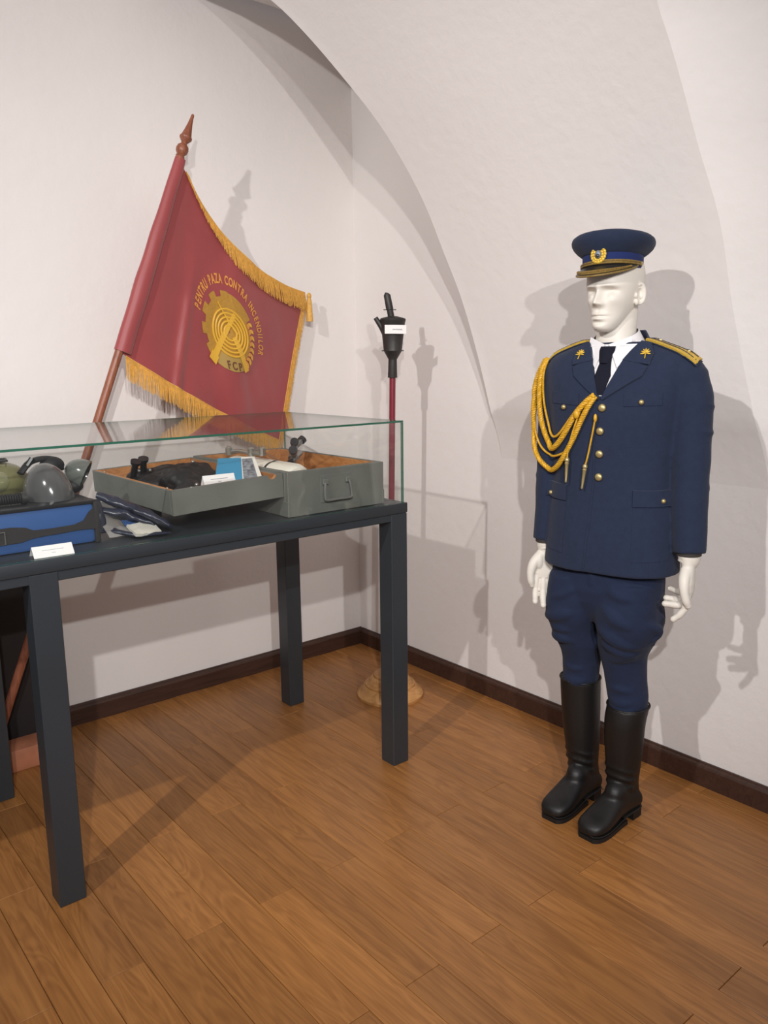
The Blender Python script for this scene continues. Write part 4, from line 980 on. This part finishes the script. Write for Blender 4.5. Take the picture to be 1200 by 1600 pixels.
# --- boots
def boot(ca, cb, rz, ztop, TOPF, s_top, s_ank):
    Mb = Matrix.Translation(Vector((ca, -cb, 0))) @ Matrix.Rotation(rz, 4, 'Z')
    def F(f, s, z): return Mb @ Vector((s, -f, z))
    def so(z): return lerp(0, lerp(s_ank, s_top, (z-.12)/(ztop-.12)), min(1, max(0, (z-.06)/.06)))
    def ring(cf, hs, hf, z, n=32): return [F(cf+hf*math.cos(t), so(z)+hs*math.sin(t), z) for t in [2*math.pi*j/n for j in range(n)]]
    m = MB(); ST = [(.055, -.060, .036, .050), (.10, -.055, .040, .056), (.14, -.048, .046, .057), (.19, -.040, .052, .059), (.27, -.030, .058, .064), (.34, -.024, .061, .066), (ztop, TOPF, .063, .067)]
    m.loft([ring(*[interp(ST, z)[k_] for k_ in (0, 1, 2)], z) for z in [lerp(.055, ztop, i/24) for i in range(25)]])
    FT = [(-.112, .022, .030, .070), (-.100, .034, .027, .085), (-.06, .037, .026, .105), (-.02, .037, .024, .118), (.02, .040, .020, .112), (.06, .045, .017, .090), (.10, .048, .015, .070), (.13, .044, .015, .060), (.148, .033, .017, .050), (.156, .018, .021, .040)]
    rg_ = []
    for i in range(40):
        f = lerp(-.112, .156, i/39); hw, zb, zt = interp(FT, f); cz_ = (zb+zt)/2; hz_ = (zt-zb)/2
        rg_.append([F(f, hw*math.copysign(abs(math.cos(t))**.85, math.cos(t)), cz_+hz_*math.copysign(abs(math.sin(t))**.8, math.sin(t))) for t in [2*math.pi*j/28 for j in range(28)]])
    m.loft(rg_)
    m.ell(F(-.005, 0, .105), (.036, .050, .040), None, 18, 12)
    for (z, r_) in ((.155, .006), (.125, .0065), (.185, .004)):   # ankle creases
        cf, hs, hf = interp(ST, z); m.tube([F(cf+hf*math.cos(t)*1.01, so(z)+hs*math.sin(t)*1.01, z+.008*math.cos(2*t)) for t in [R(x) for x in range(-80, 81, 10)]], r_, 8)
    me = remesh(m, .005, 4, .5); b = mpart('boot', me, boot_leather)
    def outline(g, sc_=1.0): return [(f, s_*hw*sc_) for f, hw, _, _ in FT for s_ in (1,)]
    def slab(f0, f1, z0, z1, grow):
        pts = [(f, interp(FT, f)[0]+grow) for f in [lerp(f0, f1, i/22) for i in range(23)]]
        poly = [(f, h_) for f, h_ in pts]+[(f, -h_) for f, h_ in reversed(pts)]
        mm = MB(); mm.prism(poly, lambda f, s_, k_: F(f, s_, z0+k_), z1-z0); return mm
    mpart('sole', slab(-.02, .151, .0, .014, -.003), boot_sole, b); mpart('sole', slab(-.110, .0, .026, .033, -.003), boot_sole, b)
    mpart('heel', slab(-.109, -.052, .0, .031, -.004), boot_sole, b)
    m2 = MB(); m2.tube([F(TOPF+.067*math.cos(t), s_top+.063*math.sin(t), ztop) for t in [R(x) for x in range(0, 361, 12)]], .0028, 8, cap=False); mpart('top_welt', m2, boot_leather, b)
    m2 = MB(); m2.tube([F(f, s_, .030-.010*max(0, min(1, (f+.05)*8))) for f, s_ in [(f, interp(FT, f)[0]-.003) for f in [lerp(-.10, .15, i/20) for i in range(21)]]+[(f, -interp(FT, f)[0]+.003) for f in [lerp(.15, -.10, i/20) for i in range(21)]]], .0016, 5); mpart('welt', m2, boot_sole, b)
    return b
boot(-.083, -.026, R(-9), .437, -.016, -.012, -.010); boot(.062, .003, R(-12), .393, -.032, .008, -.010)

# --- cap
CAPT = Matrix.Translation(Vector((-.017, 0, 1.6925))) @ Matrix.Rotation(R(-3.0), 4, 'X') @ Matrix.Rotation(R(-2.0), 4, 'Y') @ Matrix.Translation(Vector((0, 0, -1.70)))
def cap_pt(a, b, z):
    v = CAPT @ Vector((a, -b, z)); return Vector((v.x, v.y-.004, v.z))
def cring(w, d, z, cb=.0, n=56, zf=0): return [cap_pt(w*math.sin(t), cb+d*math.cos(t), z+zf*math.cos(t)) for t in [2*math.pi*j/n for j in range(n)]]
KW = [(.081, .097, 1.736, 0), (.086, .102, 1.740, .001), (.098, .111, 1.749, .003), (.108, .119, 1.759, .005), (.1130, .1225, 1.768, .006), (.1140, .1235, 1.775, .007), (.1120, .1215, 1.782, .007), (.105, .114, 1.788, .006), (.088, .096, 1.794, .004), (.06, .065, 1.797, .002), (.03, .03, 1.7985, .001), (.004, .004, 1.799, 0)]
m = MB(); m.loft([cring(w, d, z, 0, 56, zf) for w, d, z, zf in KW])
cap = mpart('cap', m, navy, ang=85)
m = MB(); m.loft([cring(.080, .0955, 1.698), cring(.0812, .097, 1.700), cring(.0818, .0975, 1.739), cring(.077, .092, 1.742)]); mpart('cap_band', m, navy_band, cap)
# visor
def vis(t, r, up_=0):
    e_ = max(0, math.cos(t*90/82))**.75
    return cap_pt((.0815+.010*r*e_)*math.sin(t), .097*math.cos(t)+.044*r*e_, 1.703-.030*r*e_-.004*r*r*e_+up_+.004*(1-math.cos(t)))
TV = [R(lerp(-80, 80, i/40)) for i in range(41)]
m = MB(); m.sheet([[vis(t, j/8) for j in range(9)] for t in TV], .004); vs_ = mpart('visor', m, black_plastic, cap)
m = MB(); m.sheet([[vis(t, lerp(.62, .93, j/3), .0035) for j in range(4)] for t in TV[4:-4]], .003)
for i in range(4, 37, 1):
    m.ell(vis(TV[i], .78, .005), (.0045, .0045, .0028), None, 8, 6)
mpart('visor_embroidery', m, old_gold, vs_)
m = MB(); m.tube([vis(t, 1.0) for t in TV], .0028, 8); mpart('visor_rim', m, old_gold, vs_)
m = MB()
for dz in (0, .0055): m.tube([cap_pt(.0842*math.sin(R(t)), .1000*math.cos(R(t)), 1.7085+dz) for t in range(-88, 89, 4)], .0031, 8)
cc_ = mpart('chin_cord', m, old_gold, cap)
for s in (-1, 1):
    m = MB(); m.ell(cap_pt(s*.0855, .004, 1.711), (.004, .006, .006), None, 10, 8); mpart('cord_button', m, brass, cc_)
# badge
def bad(x, y, off=.0): return cap_pt(x, .0985+off-6*x*x, 1.7315+y)
m = MB()
for i in range(15):
    a = R(120+i*300/14) if True else 0
    aa = R(118+i*22.0); c = bad(.0185*math.cos(aa), .0205*math.sin(aa), .004); m.ell(c, (.0048, .003, .0062), Matrix.Rotation(-aa, 3, 'Y'), 8, 6)
for i in range(9):
    aa = R(150+i*30); m.ell(bad(.0125*math.cos(aa), .0145*math.sin(aa)-.001, .005), (.004, .003, .005), Matrix.Rotation(-aa, 3, 'Y'), 8, 6)
m.tube([bad(-.014, .018, .003), bad(-.018, .027, .004)], .003, 6); m.tube([bad(.014, .018, .003), bad(.018, .027, .004)], .003, 6)
m.lathe([(0, 0), (.018, 0), (.018, .003), (0, .003)], 20, M=Matrix.Translation(bad(0, 0, .0)) @ Matrix.Rotation(R(90), 4, 'X') @ Matrix.Scale(1, 4))
bd = mpart('cap_badge', m, gold_bright, cap)
m = MB(); m.ell(bad(0, .0, .006), (.0088, .004, .011), None, 14, 10); mpart('badge_centre', m, mat('grey_blue_enamel', (110, 118, 134), .3), bd)
m = MB(); m.ell(bad(0, -.004, .009), (.006, .003, .005), None, 10, 8); mpart('badge_device', m, mat('dark_enamel', (58, 54, 52), .3), bd)
